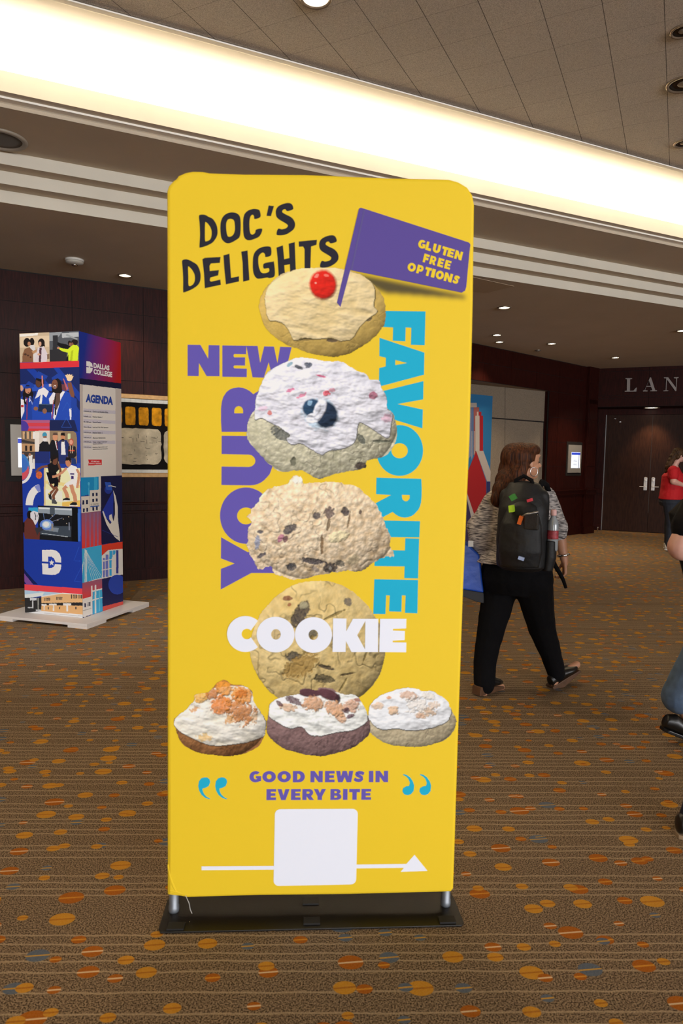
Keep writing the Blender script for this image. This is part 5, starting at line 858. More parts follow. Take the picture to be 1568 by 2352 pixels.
RIGHT += [(c, k2(p)) for c, p in [('1f8cc4', [(700, 68), (893, 58), (893, 200), (700, 240)]), ('3aa8d4', bx(846, 62, 876, 200)), ('5bb8dc', el(799, 122, 9, 16)), ('5bb8dc', bx(797, 130, 803, 230)), ('1c1e44', [(905, 55), (1125, 46), (1125, 640), (912, 670)]), ('d6cfc4', bx(889, 58, 908, 400)),
 ('d6cfc4', [(700, 238), (808, 232), (808, 182), (890, 174), (908, 174), (908, 368), (700, 392)]), ('b8b0a6', thick([(722, 238), (808, 232), (808, 376)], 4))]
 + [('1a2148', bx(x, y, x+16, y+h_)) for x, y, h_ in ((742, 272, 38), (775, 268, 38), (746, 344, 34), (777, 340, 34), (830, 206, 28), (862, 204, 28), (831, 258, 28), (862, 254, 28), (832, 332, 32), (863, 328, 32))]
 + [('2456a8', [(812, 325), (893, 316), (893, 324), (812, 333)]), ('gradr', [(700, 390), (908, 366), (914, 674), (700, 715)])] + [('8c6a94', bx(x, 392-(x-740)*.1, x+10, 700-(x-740)*.14)) for x in (768, 806, 842, 876)]
 + [('26389e', [(1020, 180), (915, 380), (1000, 480), (1020, 400)]), ('263a94', el(975, 175, 34, 38)), ('2f56b4', [(943, 107), (995, 108), (1012, 180), (958, 176)]), ('ded8ce', thick([(975, 142), (1000, 140), (1025, 148), (1044, 152)], 7)), ('ded8ce', [(1018, 180), (1040, 230), (1060, 330), (1062, 450), (1076, 570), (1080, 640), (1040, 610), (1000, 560), (960, 490), (935, 420), (922, 370), (930, 366), (960, 440), (990, 485), (1004, 470), (982, 440), (984, 405), (1005, 395), (1012, 430), (1022, 460), (1034, 400), (1034, 300)]),
 ('2f3c8c', thick([(920, 540), (1060, 600)], 4)), ('d6402c', [(912, 672), (1125, 640), (1125, 712), (975, 716), (914, 770)]),
 ('3fa9d6', [(700, 715), (914, 674), (920, 970), (700, 1025)]), ('d9e4ea', bx(762, 712, 770, 1020)), ('d9e4ea', bx(776, 720, 782, 1018)), ('e6ecee', [(735, 1018), (920, 966), (920, 974), (735, 1027)])]
 + [('d9e4ea', thick([(768, 715), (790+i*14, 850+i*4), (830+i*18, 995-i*6)], 2.6)) for i in range(6)] + [('d9e4ea', thick([(766, 720), (752, 820), (736, 880+i*30)], 2.6)) for i in range(4)]
 + [('dbd8d2', [(916, 770), (975, 718), (1125, 706), (1125, 940), (918, 978)])] + [('6d78c0', bx(926, 790, 944, 965)), ('6d78c0', bx(950, 760, 975, 960)), ('3aa6dc', bx(984, 726, 1012, 950)), ('3aa6dc', bx(1016, 722, 1040, 762)), ('323a8c', bx(1046, 720, 1066, 930)), ('dbd8d2', [(1005, 790), (1046, 740), (1046, 940), (1005, 950)]), ('dbd8d2', [(916, 815), (1005, 800), (1005, 808), (916, 824)]), ('dbd8d2', [(916, 895), (1005, 880), (1005, 888), (916, 904)]), ('dbd8d2', bx(944, 740, 950, 970))]
 + [('1e2150', [(918, 978), (1125, 934), (1125, 1190), (924, 1225)]), ('2b45a8', el(1055, 1030, 80, 90)), ('d05048', [(924, 1228), (1125, 1176), (1125, 1215), (926, 1268)]), ('gradr', [(700, 1025), (918, 975), (920, 1140), (700, 1180)]),
 ('dedad6', [(700, 1170), (822, 1136), (822, 1300), (700, 1345)]), ('e4e2de', bx(820, 1040, 832, 1300)), ('e4e2de', bx(853, 1032, 866, 1290)), ('3fa9d8', [(834, 1095), (918, 1070), (924, 1270), (834, 1298)]), ('e4e2de', [(822, 1085), (920, 1062), (920, 1074), (822, 1098)]), ('e4e2de', [(822, 1168), (922, 1140), (922, 1150), (822, 1180)]), ('e4e2de', bx(852, 1090, 866, 1290)), ('6fc0e4', bx(890, 1080, 900, 1270))]
 + [('1c2044', bx(x, y, x+w, y+36)) for x, y, w in ((760, 1198, 12), (790, 1190, 6), (799, 1188, 6), (808, 1186, 6))] + [('1c2044', bx(x, 1298+(822-x)*.3, x+8, 1312+(822-x)*.3)) for x in (745, 775, 782, 808, 815)] + [('b0aca8', [(700, 1275), (822, 1240), (822, 1246), (700, 1282)])]]
def printed_face(name, A, B, surf, items, lab, nx=190, ny=860):
    U_ = np.linspace(0, 1, nx); Z_ = np.linspace(z1, z0, ny); a = np.array(A); b = np.array(B); nn = np.array(surf.n)
    P = (a[None, None]*(1-U_[None, :, None])+b[None, None]*U_[None, :, None])*np.ones((ny, 1, 1)); P[..., 2] = Z_[:, None]; P = P+nn*.0006
    X, Y = topx(P); X = X*3.92; Y = (Y-740)*3.92; col = np.zeros(P.shape); col[:] = L3('1d3a9c')
    for c, pts in items:
        m_ = inpoly(X, Y, pts)
        if not m_.any(): continue
        if c == 'grad':
            w = np.clip((X-720)/330-.12+(Y-250)/2600, 0, 1)[..., None]; cc = L3('1d2f84')*(1-w)+L3('a81c1c')*w; col = np.where(m_[..., None], cc, col)
        elif c == 'gradr':
            ys = [p[1] for p in pts]; w = np.clip((Y-min(ys))/(max(ys)-min(ys)), 0, 1)[..., None]; cc = L3('8a5c78')*(1-w)+L3('e03a2c')*w; col = np.where(m_[..., None], cc, col)
        else: col[m_] = L3(c)
    col = np.clip(col*1.16, 0, .86)
    return gridmesh(name, P, col, np.ones((ny-1, nx-1), bool), MATS['kiosk_ink'], kt, lab)
mat_print('kiosk_ink', .5, .3)
KNL = (-kp).normalized(); KNR = Vector((kd.x, kd.y, 0)).normalized()
SKL = Surf(KL, KNL); SKR = Surf(KM, KNR)
pfl = printed_face('printed_front', KL, KM, SKL, LEFT, 'photo collage print')
pfr = printed_face('printed_side', KM, KR, SKR, RIGHT, 'agenda print')
K = lambda pts: [(x/3.92, y/3.92+740) for x, y in pts]
M_kw = mat('kiosk_ink_white', 'f2efea', .5); M_kb = mat('kiosk_ink_blue', '2747a0', .5); M_kd = mat('kiosk_ink_dark', '24242e', .5)
mb = MB(); SKR.shape(mb, [K([(777, 351), (808, 354), (828, 372), (835, 403), (777, 396)])], .0014); SKR.shape(mb, [K([(777, 404), (835, 411), (830, 440), (812, 460), (777, 458)])], .0014); mb.build('emblem', M_kw, pfr)
mb = MB()
SKR.text(mb, 'DALLAS', K([(842, 412), (985, 437), (842, 365)]), .0016, 0, .05); SKR.text(mb, 'COLLEGE', K([(842, 467), (1010, 498), (842, 418)]), .0016, 0, .05)
mb.build('college_name', M_kw, pfr); mb = MB()
SKR.text(mb, 'VIEW MAP AND', K([(818, 1259), (895, 1261), (818, 1247)]), .0016, 0, .02); SKR.text(mb, 'BREAKOUT SESSIONS', K([(803, 1278), (909, 1279), (803, 1266)]), .0016, 0, .02)
mb.build('white_lettering', M_kw, pfr)
mb = MB(); SKR.text(mb, 'AGENDA', K([(771, 721), (1016, 748), (774, 645)]), .0016, 0, .055); mb.build('agenda_title', M_kb, pfr)
mb = MB(); rows = [('7:30-8:40 a.m.', 'Check-in and Breakfast Buffet', 803, 974), ('9-9:45 a.m.', 'Breakout Session 1', 850, 922), ('10-11:40 a.m.', 'General Session', 898, 910), ('Noon-1:30 p.m.', 'Lunch and Visit With Sponsors', 946, 974), ('1:45-2:30 p.m.', 'Breakout Session 2', 994, 922), ('2:30-2:40 p.m.', 'Afternoon Refreshments', 1041, 949), ('2:40-3:30 p.m.', '"Dallas College Celebrates"', 1080, 966), (None, 'Awards Ceremony', 1097, 922), ('3:30-4:30 p.m.', 'Employee Appreciation and', 1127, 966), (None, 'Awards Ceremony Reception', 1145, 970)]
for a, b, y, xr in rows:
    sl = (1000-y)*.00030
    if a: SKR.text(mb, a, K([(753, y+6-2), (822, y+6+2*(1 if y < 1000 else 0)), (753, y-8)]), .0016, 0, .03)
    SKR.text(mb, b, K([(834, y+8), (xr, y+8+(xr-834)*sl), (834, y-6)]), .0016, 0, .012)
tag(mb.build('agenda_lines', M_kd, pfr), kind='stuff'); mb = MB(); SKR.text(mb, 'EL CENTRO', K(k2([(818, 318), (889, 309), (818, 303)])), .0016, 0, .0); mb.build('small_lettering', M_kd, pfr)
SKR.shape(mb := MB(), [K([(805, 396-4), (808, 402), (814, 403), (809, 408), (811, 415), (805, 411), (799, 414), (801, 407), (796, 401), (803, 401)])], .0018); mb.build('star', M_kw, pfr)
# ================================================================ people
def cap(mb, p0, r0, p1, r1, n=14):
    p0 = Vector(p0); p1 = Vector(p1); mb.tube([p0, p0.lerp(p1, .5), p1], [r0, (r0+r1)/2, r1], n); mb.ell(p0, (r0, r0, r0), n=n, m=8); mb.ell(p1, (r1, r1, r1), n=n, m=8)
def loft(mb, rings, n=20):     # rings: centre, half width along X, half depth along Y axes
    vs = []; fs = []
    for c, a, b, X, Y in rings: vs += [Vector(c)+X*(a*math.cos(2*math.pi*k/n))+Y*(b*math.sin(2*math.pi*k/n)) for k in range(n)]
    for i in range(len(rings)-1): fs += [(i*n+k, i*n+(k+1) % n, (i+1)*n+(k+1) % n, (i+1)*n+k) for k in range(n)]
    fs += [tuple(range(n))[::-1], tuple((len(rings)-1)*n+k for k in range(n))]; mb.add(vs, fs)
def hand(mb, wrist, d, side, palm, curl=.5, s=1.):   # d: along the hand, side: towards the thumb, palm: direction fingers curl
    d = d.normalized(); side = (side-d*side.dot(d)).normalized(); palm = (palm-d*palm.dot(d)-side*palm.dot(side)).normalized()
    P = lambda a, b, c=0: wrist+d*(a*s)+side*(b*s)+palm*(c*s)
    cap(mb, P(0, 0), .022*s, P(.02, 0), .024*s)
    for b in (-.028, -.009, .010, .028): cap(mb, P(.015, b*.6), .014*s, P(.082, b), .0125*s, 10)
    for b, L, r in ((-.031, .058, .0078), (-.011, .076, .0088), (.010, .082, .009), (.031, .072, .0088)):
        p = P(.084, b); an = 0
        for k, f in enumerate((.45, .32, .23)):
            an += curl*(.9, .9, .6)[k]; q = p+(d*math.cos(an)+palm*math.sin(an))*(L*f*s); cap(mb, p, r*s*(1-.06*k), q, r*s*(.94-.06*k), 8); p = q
    p = P(.022, .026, .006); q = P(.052, .056, .02); r_ = P(.080, .064, .034+.02*curl); cap(mb, p, .013*s, q, .0105*s, 8); cap(mb, q, .0105*s, r_, .009*s, 8)
def head(mb, c, f, up_, s=1.):     # c centre of skull, f facing
    f = f.normalized(); rr = f.cross(up_).normalized(); up_ = rr.cross(f).normalized(); E = lambda a, b, z: c+f*(a*s)+rr*(b*s)+up_*(z*s)
    def e(a, b, z, ra, rb, rz): mb.ell(E(a, b, z), (ra*s, rb*s, rz*s), f, rr, up_, 18, 12)
    e(-.005, 0, .025, .095, .076, .092); e(.028, 0, -.03, .062, .060, .075); e(.05, 0, -.075, .035, .034, .030); e(.078, 0, .045, .02, .045, .014)
    cap(mb, E(.088, 0, .015), .008*s, E(.112, 0, -.018), .0115*s, 8); e(.102, .009, -.022, .009, .007, .006); e(.102, -.009, -.022, .009, .007, .006)
    e(.088, 0, -.046, .012, .022, .006); e(.085, 0, -.058, .012, .019, .007); e(.078, 0, -.084, .014, .018, .013)
    for sd in (-1, 1): e(.055, .038*sd, -.02, .022, .018, .02); e(-.005, .076*sd, -.008, .016, .006, .028); e(.066, .03*sd, .02, .012, .014, .011)
    return E
def shoe(p, toe, mb, s=1., heel=.0):
    d = (toe-p).normalized(); x = d.cross(ZV).normalized(); u = x.cross(d).normalized(); L = (toe-p).length
    loft(mb, [(p-d*.03+u*.035, .012, .02, x, u), (p-d*.025+u*.04, .030, .036, x, u), (p+d*.02+u*.048, .036, .046, x, u), (p+d*L*.4+u*.040, .040, .036, x, u), (p+d*L*.72+u*.028, .048, .026, x, u), (p+d*L*.95+u*.022, .036, .018, x, u), (p+d*(L*1.02)+u*.02, .014, .010, x, u)])
    return d, x, u
def sole(p, toe, mb, t=.018, heel=0):
    d = (toe-p).normalized(); x = d.cross(ZV).normalized(); u = x.cross(d).normalized(); L = (toe-p).length
    pts = [(-.045, -.02), (-.045, .02), (-.02, .036), (L*.45, .034), (L*.75, .05), (L*.95, .038), (L*1.05, .012), (L*1.05, -.012), (L*.95, -.038), (L*.75, -.05), (L*.45, -.034), (-.02, -.036)]
    mb.prism([p+d*a+x*b+u*t for a, b in pts], -u*t)
    if heel: mb.prism([p+d*a+x*b for a, b in [(-.045, -.02), (-.045, .02), (-.02, .034), (L*.3, .032), (L*.3, -.032), (-.02, -.034)]], -u*heel)
M_skin = mat('skin_tan', 'b98566', .5, var=.06, vs=25, bump=.05, bs=300); M_skin2 = mat('skin_pale', 'd2a292', .5, var=.07, vs=30, bump=.05, bs=300)
M_blk = mat('black_cloth', '0b0a0c', .9, spec=.15, var=.15, vs=12, bump=.15, bs=60)
def heather():
    m = bpy.data.materials.new('heathered_knit'); m.use_nodes = True; nt = m.node_tree; L = nt.links; b = nt.nodes['Principled BSDF']
    g = N(nt, 'ShaderNodeTexCoord'); mp = N(nt, 'ShaderNodeMapping'); mp.inputs['Scale'].default_value = (26, 26, 210); mp.inputs['Rotation'].default_value = (D2R(6), D2R(10), 0); L.new(g.outputs['Object'], mp.inputs[0])
    n = N(nt, 'ShaderNodeTexNoise'); n.inputs['Scale'].default_value = 1.; n.inputs['Detail'].default_value = 3; L.new(mp.outputs[0], n.inputs[0])
    r = N(nt, 'ShaderNodeValToRGB'); r.color_ramp.elements[0].position = .38; r.color_ramp.elements[1].position = .62; r.color_ramp.elements[0].color = (*lin('484446'), 1); r.color_ramp.elements[1].color = (*lin('c8c0ba'), 1)
    L.new(n.outputs[0], r.inputs[0]); L.new(r.outputs[0], b.inputs['Base Color']); b.inputs['Roughness'].default_value = .9; return m
def hairmat(name, a, b_):
    m = bpy.data.materials.new(name); m.use_nodes = True; nt = m.node_tree; L = nt.links; b = nt.nodes['Principled BSDF']
    g = N(nt, 'ShaderNodeTexCoord'); mp = N(nt, 'ShaderNodeMapping'); mp.inputs['Scale'].default_value = (120, 120, 6); L.new(g.outputs['Object'], mp.inputs[0])
    n = N(nt, 'ShaderNodeTexNoise'); n.inputs['Scale'].default_value = 1.; n.inputs['Detail'].default_value = 4; L.new(mp.outputs[0], n.inputs[0])
    r = N(nt, 'ShaderNodeValToRGB'); r.color_ramp.elements[0].position = .35; r.color_ramp.elements[1].position = .7; r.color_ramp.elements[0].color = (*lin(a), 1); r.color_ramp.elements[1].color = (*lin(b_), 1)
    L.new(n.outputs[0], r.inputs[0]); L.new(r.outputs[0], b.inputs['Base Color']); b.inputs['Roughness'].default_value = .6; b.inputs['Specular IOR Level'].default_value = .2
    bp = N(nt, 'ShaderNodeBump'); bp.inputs['Strength'].default_value = .6; bp.inputs['Distance'].default_value = .01; L.new(n.outputs[0], bp.inputs['Height']); L.new(bp.outputs[0], b.inputs['Normal']); return m
# ---- walking woman with backpack. heading 50 degrees to the right of straight away
HF = Vector((math.sin(D2R(24)), math.cos(D2R(24)), 0)); HRt = Vector((HF.y, -HF.x, 0))
q = lambda x, y, dY=0: aty(x, y, 4.22+dY)
wt = thing('person', Vector((1.10, 4.25, 0)), 'woman walking away in grey knit top and black trousers, black backpack on', 'person')
hd = q(1205, 1063, .0); neck = q(1196, 1118, .02); shL = q(1136, 1150, .06); shR = q(1250, 1140, .0); chest = q(1196, 1190); waist = q(1192, 1262); hip = q(1186, 1310)
elL = q(1102, 1222, .08); wrL = q(1096, 1285, .16); elR = q(1284, 1224, -.0); wrR = q(1296, 1288, -.02)
hpL = q(1152, 1325, .07); hpR = q(1222, 1325, -.07); knL = q(1126, 1452, .0); anL = atz(1104, 1585, .09) if False else q(1112, 1572, -.06); knR = q(1243, 1440, .06); anR = q(1277, 1545, .10)
body = MB(); face = Vector((.93, .36, .0)).normalized()
HE = head(body, hd, face, Vector((-.05, 0, 1)), 1.0)
cap(body, hd-ZV*.06-face*.02, .052, neck, .055); 
loft(body, [(hip-ZV*.02, .175, .13, HRt, HF), (waist, .155, .115, HRt, HF), (chest, .17, .12, HRt, HF), (chest+ZV*.08, .165, .105, HRt, HF), (neck-ZV*.03, .07, .06, HRt, HF)])
for a, b, c in ((shL, elL, wrL), (shR, elR, wrR)): cap(body, chest+ZV*.1, .07, a, .052); cap(body, a, .05, b, .040); cap(body, b, .039, c, .024)
hand(body, wrR, Vector((.06, 0, -1)), HF*.7-HRt*.2, -HRt+HF*.2, .75, .9); hand(body, wrL, Vector((-.05, 0, -1)), HF, HRt, 1.0, .9)
for a, b, c in ((hpL, knL, anL), (hpR, knR, anR)): cap(body, a, .09, b, .055); cap(body, b, .053, c, .034)
stT = anL+Vector((.13, .10, -.05)); swT = anR+Vector((.155, .07, .035))
cap(body, anL, .032, anL-ZV*.045-HF*.02, .028); cap(body, anL-ZV*.03, .026, stT, .024); cap(body, anR, .032, anR+Vector((-.02, -.02, -.06)), .028); cap(body, anR-ZV*.03, .026, swT, .024)
fuse(body, 'body', M_skin, wt, .0055, 3, .5)
top = MB()
loft(top, [(waist-ZV*.085-HRt*.05, .24, .185, HRt, HF), (waist, .20, .15, HRt, HF), (chest, .19, .14, HRt, HF), (chest+ZV*.07, .185, .125, HRt, HF), (neck-ZV*.045, .10, .075, HRt, HF), (neck-ZV*.01, .062, .058, HRt, HF)])
cap(top, chest+ZV*.09-HRt*.06, .085, shL, .068); cap(top, shL, .068, elL+Vector((.01, 0, .03)), .088); cap(top, elL+Vector((0, 0, .03)), .088, elL+Vector((-.015, -.03, -.05)), .062); cap(top, shL-ZV*.12+HRt*.06, .08, elL+HRt*.06-ZV*.06, .09); cap(top, elL+HRt*.04-ZV*.02, .10, q(1118, 1262, .06), .075)
cap(top, q(1098, 1236, .08), .055, q(1135, 1268, .05), .055)
cap(top, chest+ZV*.09+HRt*.06, .08, shR, .066); cap(top, shR, .068, elR+Vector((-.012, .0, .03)), .064); cap(top, elR+Vector((-.012, 0, .03)), .062, elR+Vector((-.004, 0, -.012)), .052)
fuse(top, 'blouse', heather(), wt, .009, 4, .6, disp=.012)
tr = MB()
loft(tr, [(waist-ZV*.03, .19, .14, HRt, HF), (hip+ZV*.03, .215, .17, HRt, HF), (hip-ZV*.06, .225, .175, HRt, HF), (hip-ZV*.14, .19, .14, HRt, HF)])
cap(tr, hpL-ZV*.02, .118, knL, .083); cap(tr, knL, .083, q(1112, 1520, -.03), .072); cap(tr, q(1112, 1520, -.03), .072, anL+ZV*.005, .066)
cap(tr, hpR-ZV*.02, .122, knR, .086); cap(tr, knR, .086, q(1264, 1500, .08), .068); cap(tr, q(1264, 1500, .08), .068, anR-ZV*.0, .058)
fuse(tr, 'trousers', M_blk, wt, .008, 4, .6, disp=.01)
hr = MB(); up_h = ZV; HB = -face
hr.ell(HE(.022, 0, .078), (.074, .080, .048), face, face.cross(ZV), ZV, 16, 10)
hr.ell(HE(-.034, 0, .035), (.098, .092, .092), face, face.cross(ZV), ZV, 20, 14)
for x, y, dY, r in ((1178, 1052, -.01, .082), (1172, 1082, -.0, .078), (1163, 1108, -.04, .075), (1152, 1128, -.07, .062), (1143, 1146, -.09, .045), (1186, 1092, -.06, .06), (1178, 1112, -.08, .05), (1168, 1128, -.10, .045), (1170, 1075, .08, .07), (1162, 1120, .08, .06), (1200, 1075, -.072, .035), (1193, 1100, -.06, .035)): P = q(x, y, dY); hr.ell(P, (r, r*.95, r*1.15))
ho = fuse(hr, 'hair', hairmat('brown_hair', '200e05', '5c3013'), wt, .008, 4, .6, disp=.008)
er = MB(); ec = HE(.005, .085, -.055); er.tube([ec+(face*math.cos(a)+ZV*math.sin(a))*.027 for a in [2*math.pi*k/24 for k in range(25)]], .0022, 6, cap=False); er.build('hoop_earring', M_chrome, wt, smooth=True)
for sd in (-1, 1): MB().ell(HE(.078, .030*sd, .004), (.008, .011, .007), face, face.cross(ZV), ZV, 12, 8).build('eye', mat('eye_dark', '2a1a14', .2), wt, smooth=True)
w_ = MB(); dv = (wrR-elR).normalized(); xw = dv.cross(HF).normalized(); yw = dv.cross(xw)
w_.tube([wrR-dv*.035+(xw*math.cos(a)*.031+yw*math.sin(a)*.031) for a in [2*math.pi*k/24 for k in range(25)]], .0085, 8, cap=False); w_.build('bracelet', M_chrome, wt, smooth=True)
M_brn = mat('shoe_brown', '5a3d28', .5, var=.2, vs=30); M_sblk = mat('shoe_black', '15120f', .35)
def wedge(p, toe, nm='shoe'):
    mb = MB(); d = (toe-p).normalized(); x = d.cross(ZV).normalized(); u = x.cross(d).normalized(); L = (toe-p).length
    shoe(p, toe, mb); o = fuse(mb, nm, M_sblk, wt, .006, 2)
    mb = MB(); pr = [(-.045, -.055), (-.04, .0), (L*.5, -.012), (L*1.02, -.026), (L*1.04, -.04), (L*.55, -.05), (L*.3, -.055)]
    mb.prism([p+d*a+u*(b+.02)-x*.034 for a, b in pr], x*.068); mb.build('wedge_heel', M_brn, o, bevel=.004)
pS = anL+Vector((-.025, -.02, -.075)); pS.z = .04; tS = pS+Vector((.145, .115, -.012)); wedge(pS, tS)
pW = anR+Vector((-.012, -.01, -.078)); tW = pW+Vector((.165, .085, .085)); wedge(pW, tW)
print('WOMAN', anL, anR, pS, pW, hd, hip)
# ---- backpack (carried: a thing of its own)
bc = q(1199, 1199, -.235); 
bp_ = thing('backpack', bc-ZV*.28, 'large black backpack with green and orange tags on the walking woman\'s back', 'backpack')
B = lambda a, b, z: bc+HRt*a-HF*b+ZV*z      # b: away from her back
M_bag = mat('bag_nylon', '0d0d0e', .6, var=.2, vs=15, bump=.35, bs=22); M_bag2 = mat('bag_panel', '2a241f', .7, bump=.2, bs=80)
mb = MB(); loft(mb, [(B(0, .0, -.285), .11, .07, HRt, HF), (B(0, .01, -.26), .14, .10, HRt, HF), (B(0, .01, -.1), .145, .115, HRt, HF), (B(0, 0, .08), .14, .105, HRt, HF), (B(0, -.02, .165), .12, .085, HRt, HF), (B(0, -.03, .225), .09, .06, HRt, HF), (B(0, -.03, .24), .05, .035, HRt, HF)], 24)
cap(mb, B(-.10, -.03, -.22), .05, B(-.10, -.03, .15), .045); cap(mb, B(.10, -.03, -.22), .05, B(.10, -.03, .15), .045)
fuse(mb, 'main_bag', M_bag, bp_, .008, 3, .5, disp=.008)
mb = MB(); loft(mb, [(B(.01, .10, -.25), .11, .045, HRt, HF), (B(.01, .11, -.16), .125, .06, HRt, HF), (B(.01, .10, .0), .115, .055, HRt, HF), (B(.01, .07, .10), .08, .04, HRt, HF), (B(.01, .06, .13), .04, .02, HRt, HF)], 20); fuse(mb, 'front_pocket', M_bag, bp_, .008, 3, .5, disp=.006)
mb = MB(); mb.frame(bc, HRt, -HF, ZV, (.03, .135, -.03), (.115, .158, .06)); mb.build('panel', M_bag2, bp_, bevel=.01)
mb = MB(); mb.tube([B(.02, .160, .045), B(.05, .162, .06), B(.11, .150, .075)], .006, 8); mb.build('reflective_strip', M_steel, bp_, smooth=True)
mb = MB(); mb.tube([B(-.055, .0, .20), B(-.045, .0, .245), B(0, .0, .27), B(.045, .0, .245), B(.055, .0, .20)], .012, 8); mb.build('carry_handle', M_blk, bp_, smooth=True)
for sd in (-1, 1):
    mb = MB(); S0 = shR if sd > 0 else shL
    mb.tube([B(.075*sd, -.06, .18), B(.085*sd, -.13, .235), B(.10*sd, -.22, .215), B(.12*sd, -.33, .12), B(.13*sd, -.35, -.02), B(.15*sd, -.25, -.16), B(.14*sd, -.1, -.22)], .017, 8); mb.build('shoulder_strap', M_blk, bp_, smooth=True)
for nm, c, (x, y), (w, h), rot in (('green_tag', '3f8f3a', (1176, 1143), (7, 12), 35), ('lime_tag', 'b6e02c', (1172.5, 1169), (6, 14), 8), ('orange_tag', 'e0691e', (1193.5, 1195), (5, 18), -15), ('pink_tag', 'd8384c', (1214.5, 1149.5), (6, 6), 20), ('reflector_tab', 'b9cdf6', (1196, 1283), (8, 7), -15)):
    P0 = onpl(x, y, B(0, .175, 0), -HF); s = 1/370.; r_ = D2R(rot); uu = HRt*math.cos(r_)+ZV*math.sin(r_); vv = ZV*math.cos(r_)-HRt*math.sin(r_)
    mb = MB(); a_ = w*s*.75; b_ = h*s*.5; mb.prism([P0-uu*a_-vv*b_, P0+uu*a_-vv*b_, P0+uu*a_+vv*b_, P0-uu*a_+vv*b_], HF*.06 if 'tab' not in nm else HF*.03); mb.build(nm, mat(nm, c, .5), bp_)
mb = MB(); loft(mb, [(B(.150, -.02, -.28), .04, .03, HF, HRt), (B(.160, -.02, -.2), .05, .038, HF, HRt), (B(.160, -.02, -.1), .048, .036, HF, HRt)]); fuse(mb, 'side_pocket', M_bag, bp_, .008, 2)
tb = thing('water_bottle', B(.172, -.02, -.16), 'clear plastic water bottle in the backpack\'s side pocket', 'bottle')
MB().lathe(B(.172, -.02, -.16), [(.028, 0), (.031, .01), (.031, .15), (.028, .17), (.013, .20), (.013, .21)], 20).build('bottle_body', mat('clear_plastic', '9aa0a4', .15, spec=.8), tb, smooth=True)
MB().lathe(B(.172, -.02, -.16), [(.0315, .07), (.032, .075), (.032, .115), (.0315, .12)], 20).build('bottle_label', mat('label_mixed', 'a03840', .5, var=.6, vs=40), tb, smooth=True)
MB().lathe(B(.172, -.02, -.16), [(.016, .205), (.017, .21), (.017, .235), (.012, .24)], 16).build('cap', mat('cap_pink', 'e6b8b4', .5), tb, smooth=True)
# tote in the left hand
tt_ = thing('tote_bag', q(1085, 1385, .02), 'bright blue tote bag with dark bottom hanging at the woman\'s left side', 'tote bag')
def pxq(pts, dY): return [q(x, y, dY) for x, y in pts]
mb = MB(); mb.prism(pxq([(1052, 1240), (1075, 1252), (1100, 1275), (1110, 1362), (1050, 1352), (1040, 1300)], .0), Vector((.03, .12, 0))); mb.build('bag_body', mat('tote_blue', '1148b0', .45, var=.15, vs=8, bump=.3, bs=18), tt_, bevel=.008)
mb = MB(); mb.prism(pxq([(1050, 1352), (1110, 1362), (1112, 1386), (1098, 1384), (1052, 1366)], -.003), Vector((.03, .126, 0))); mb.build('bag_bottom', mat('tote_dark', '26262a', .7), tt_, bevel=.006)
mb = MB(); mb.tube([q(1070, 1258, .05), q(1082, 1262, .06), q(1086, 1288, .07)], .008, 8); mb.tube([q(1086, 1288, .06), q(1094, 1270, .06)], .007, 8); mb.build('bag_handle', mat('tote_blue', '1148b0'), tt_, smooth=True)
mb = MB(); mb.frame(q(1082, 1253, -.10), Vector((1, 0, 0)), Vector((0, 1, 0)), ZV, (-.02, -.004, -.008), (.012, .004, .03)); tag(mb.build('paper_card', M_whitep, bevel=.002), 'small white card in the walking woman\'s left hand', 'card')
mb = MB(); mb.tube([q(1266, 1278, -.04), q(1275, 1300, -.06), q(1286, 1318, -.07), q(1293, 1332, -.07), q(1299, 1350, -.06)], [.013, .014, .013, .012, .010], 8); tag(mb.build('strap', M_blk, smooth=True), 'black strap held in the walking woman\'s right hand', 'strap')

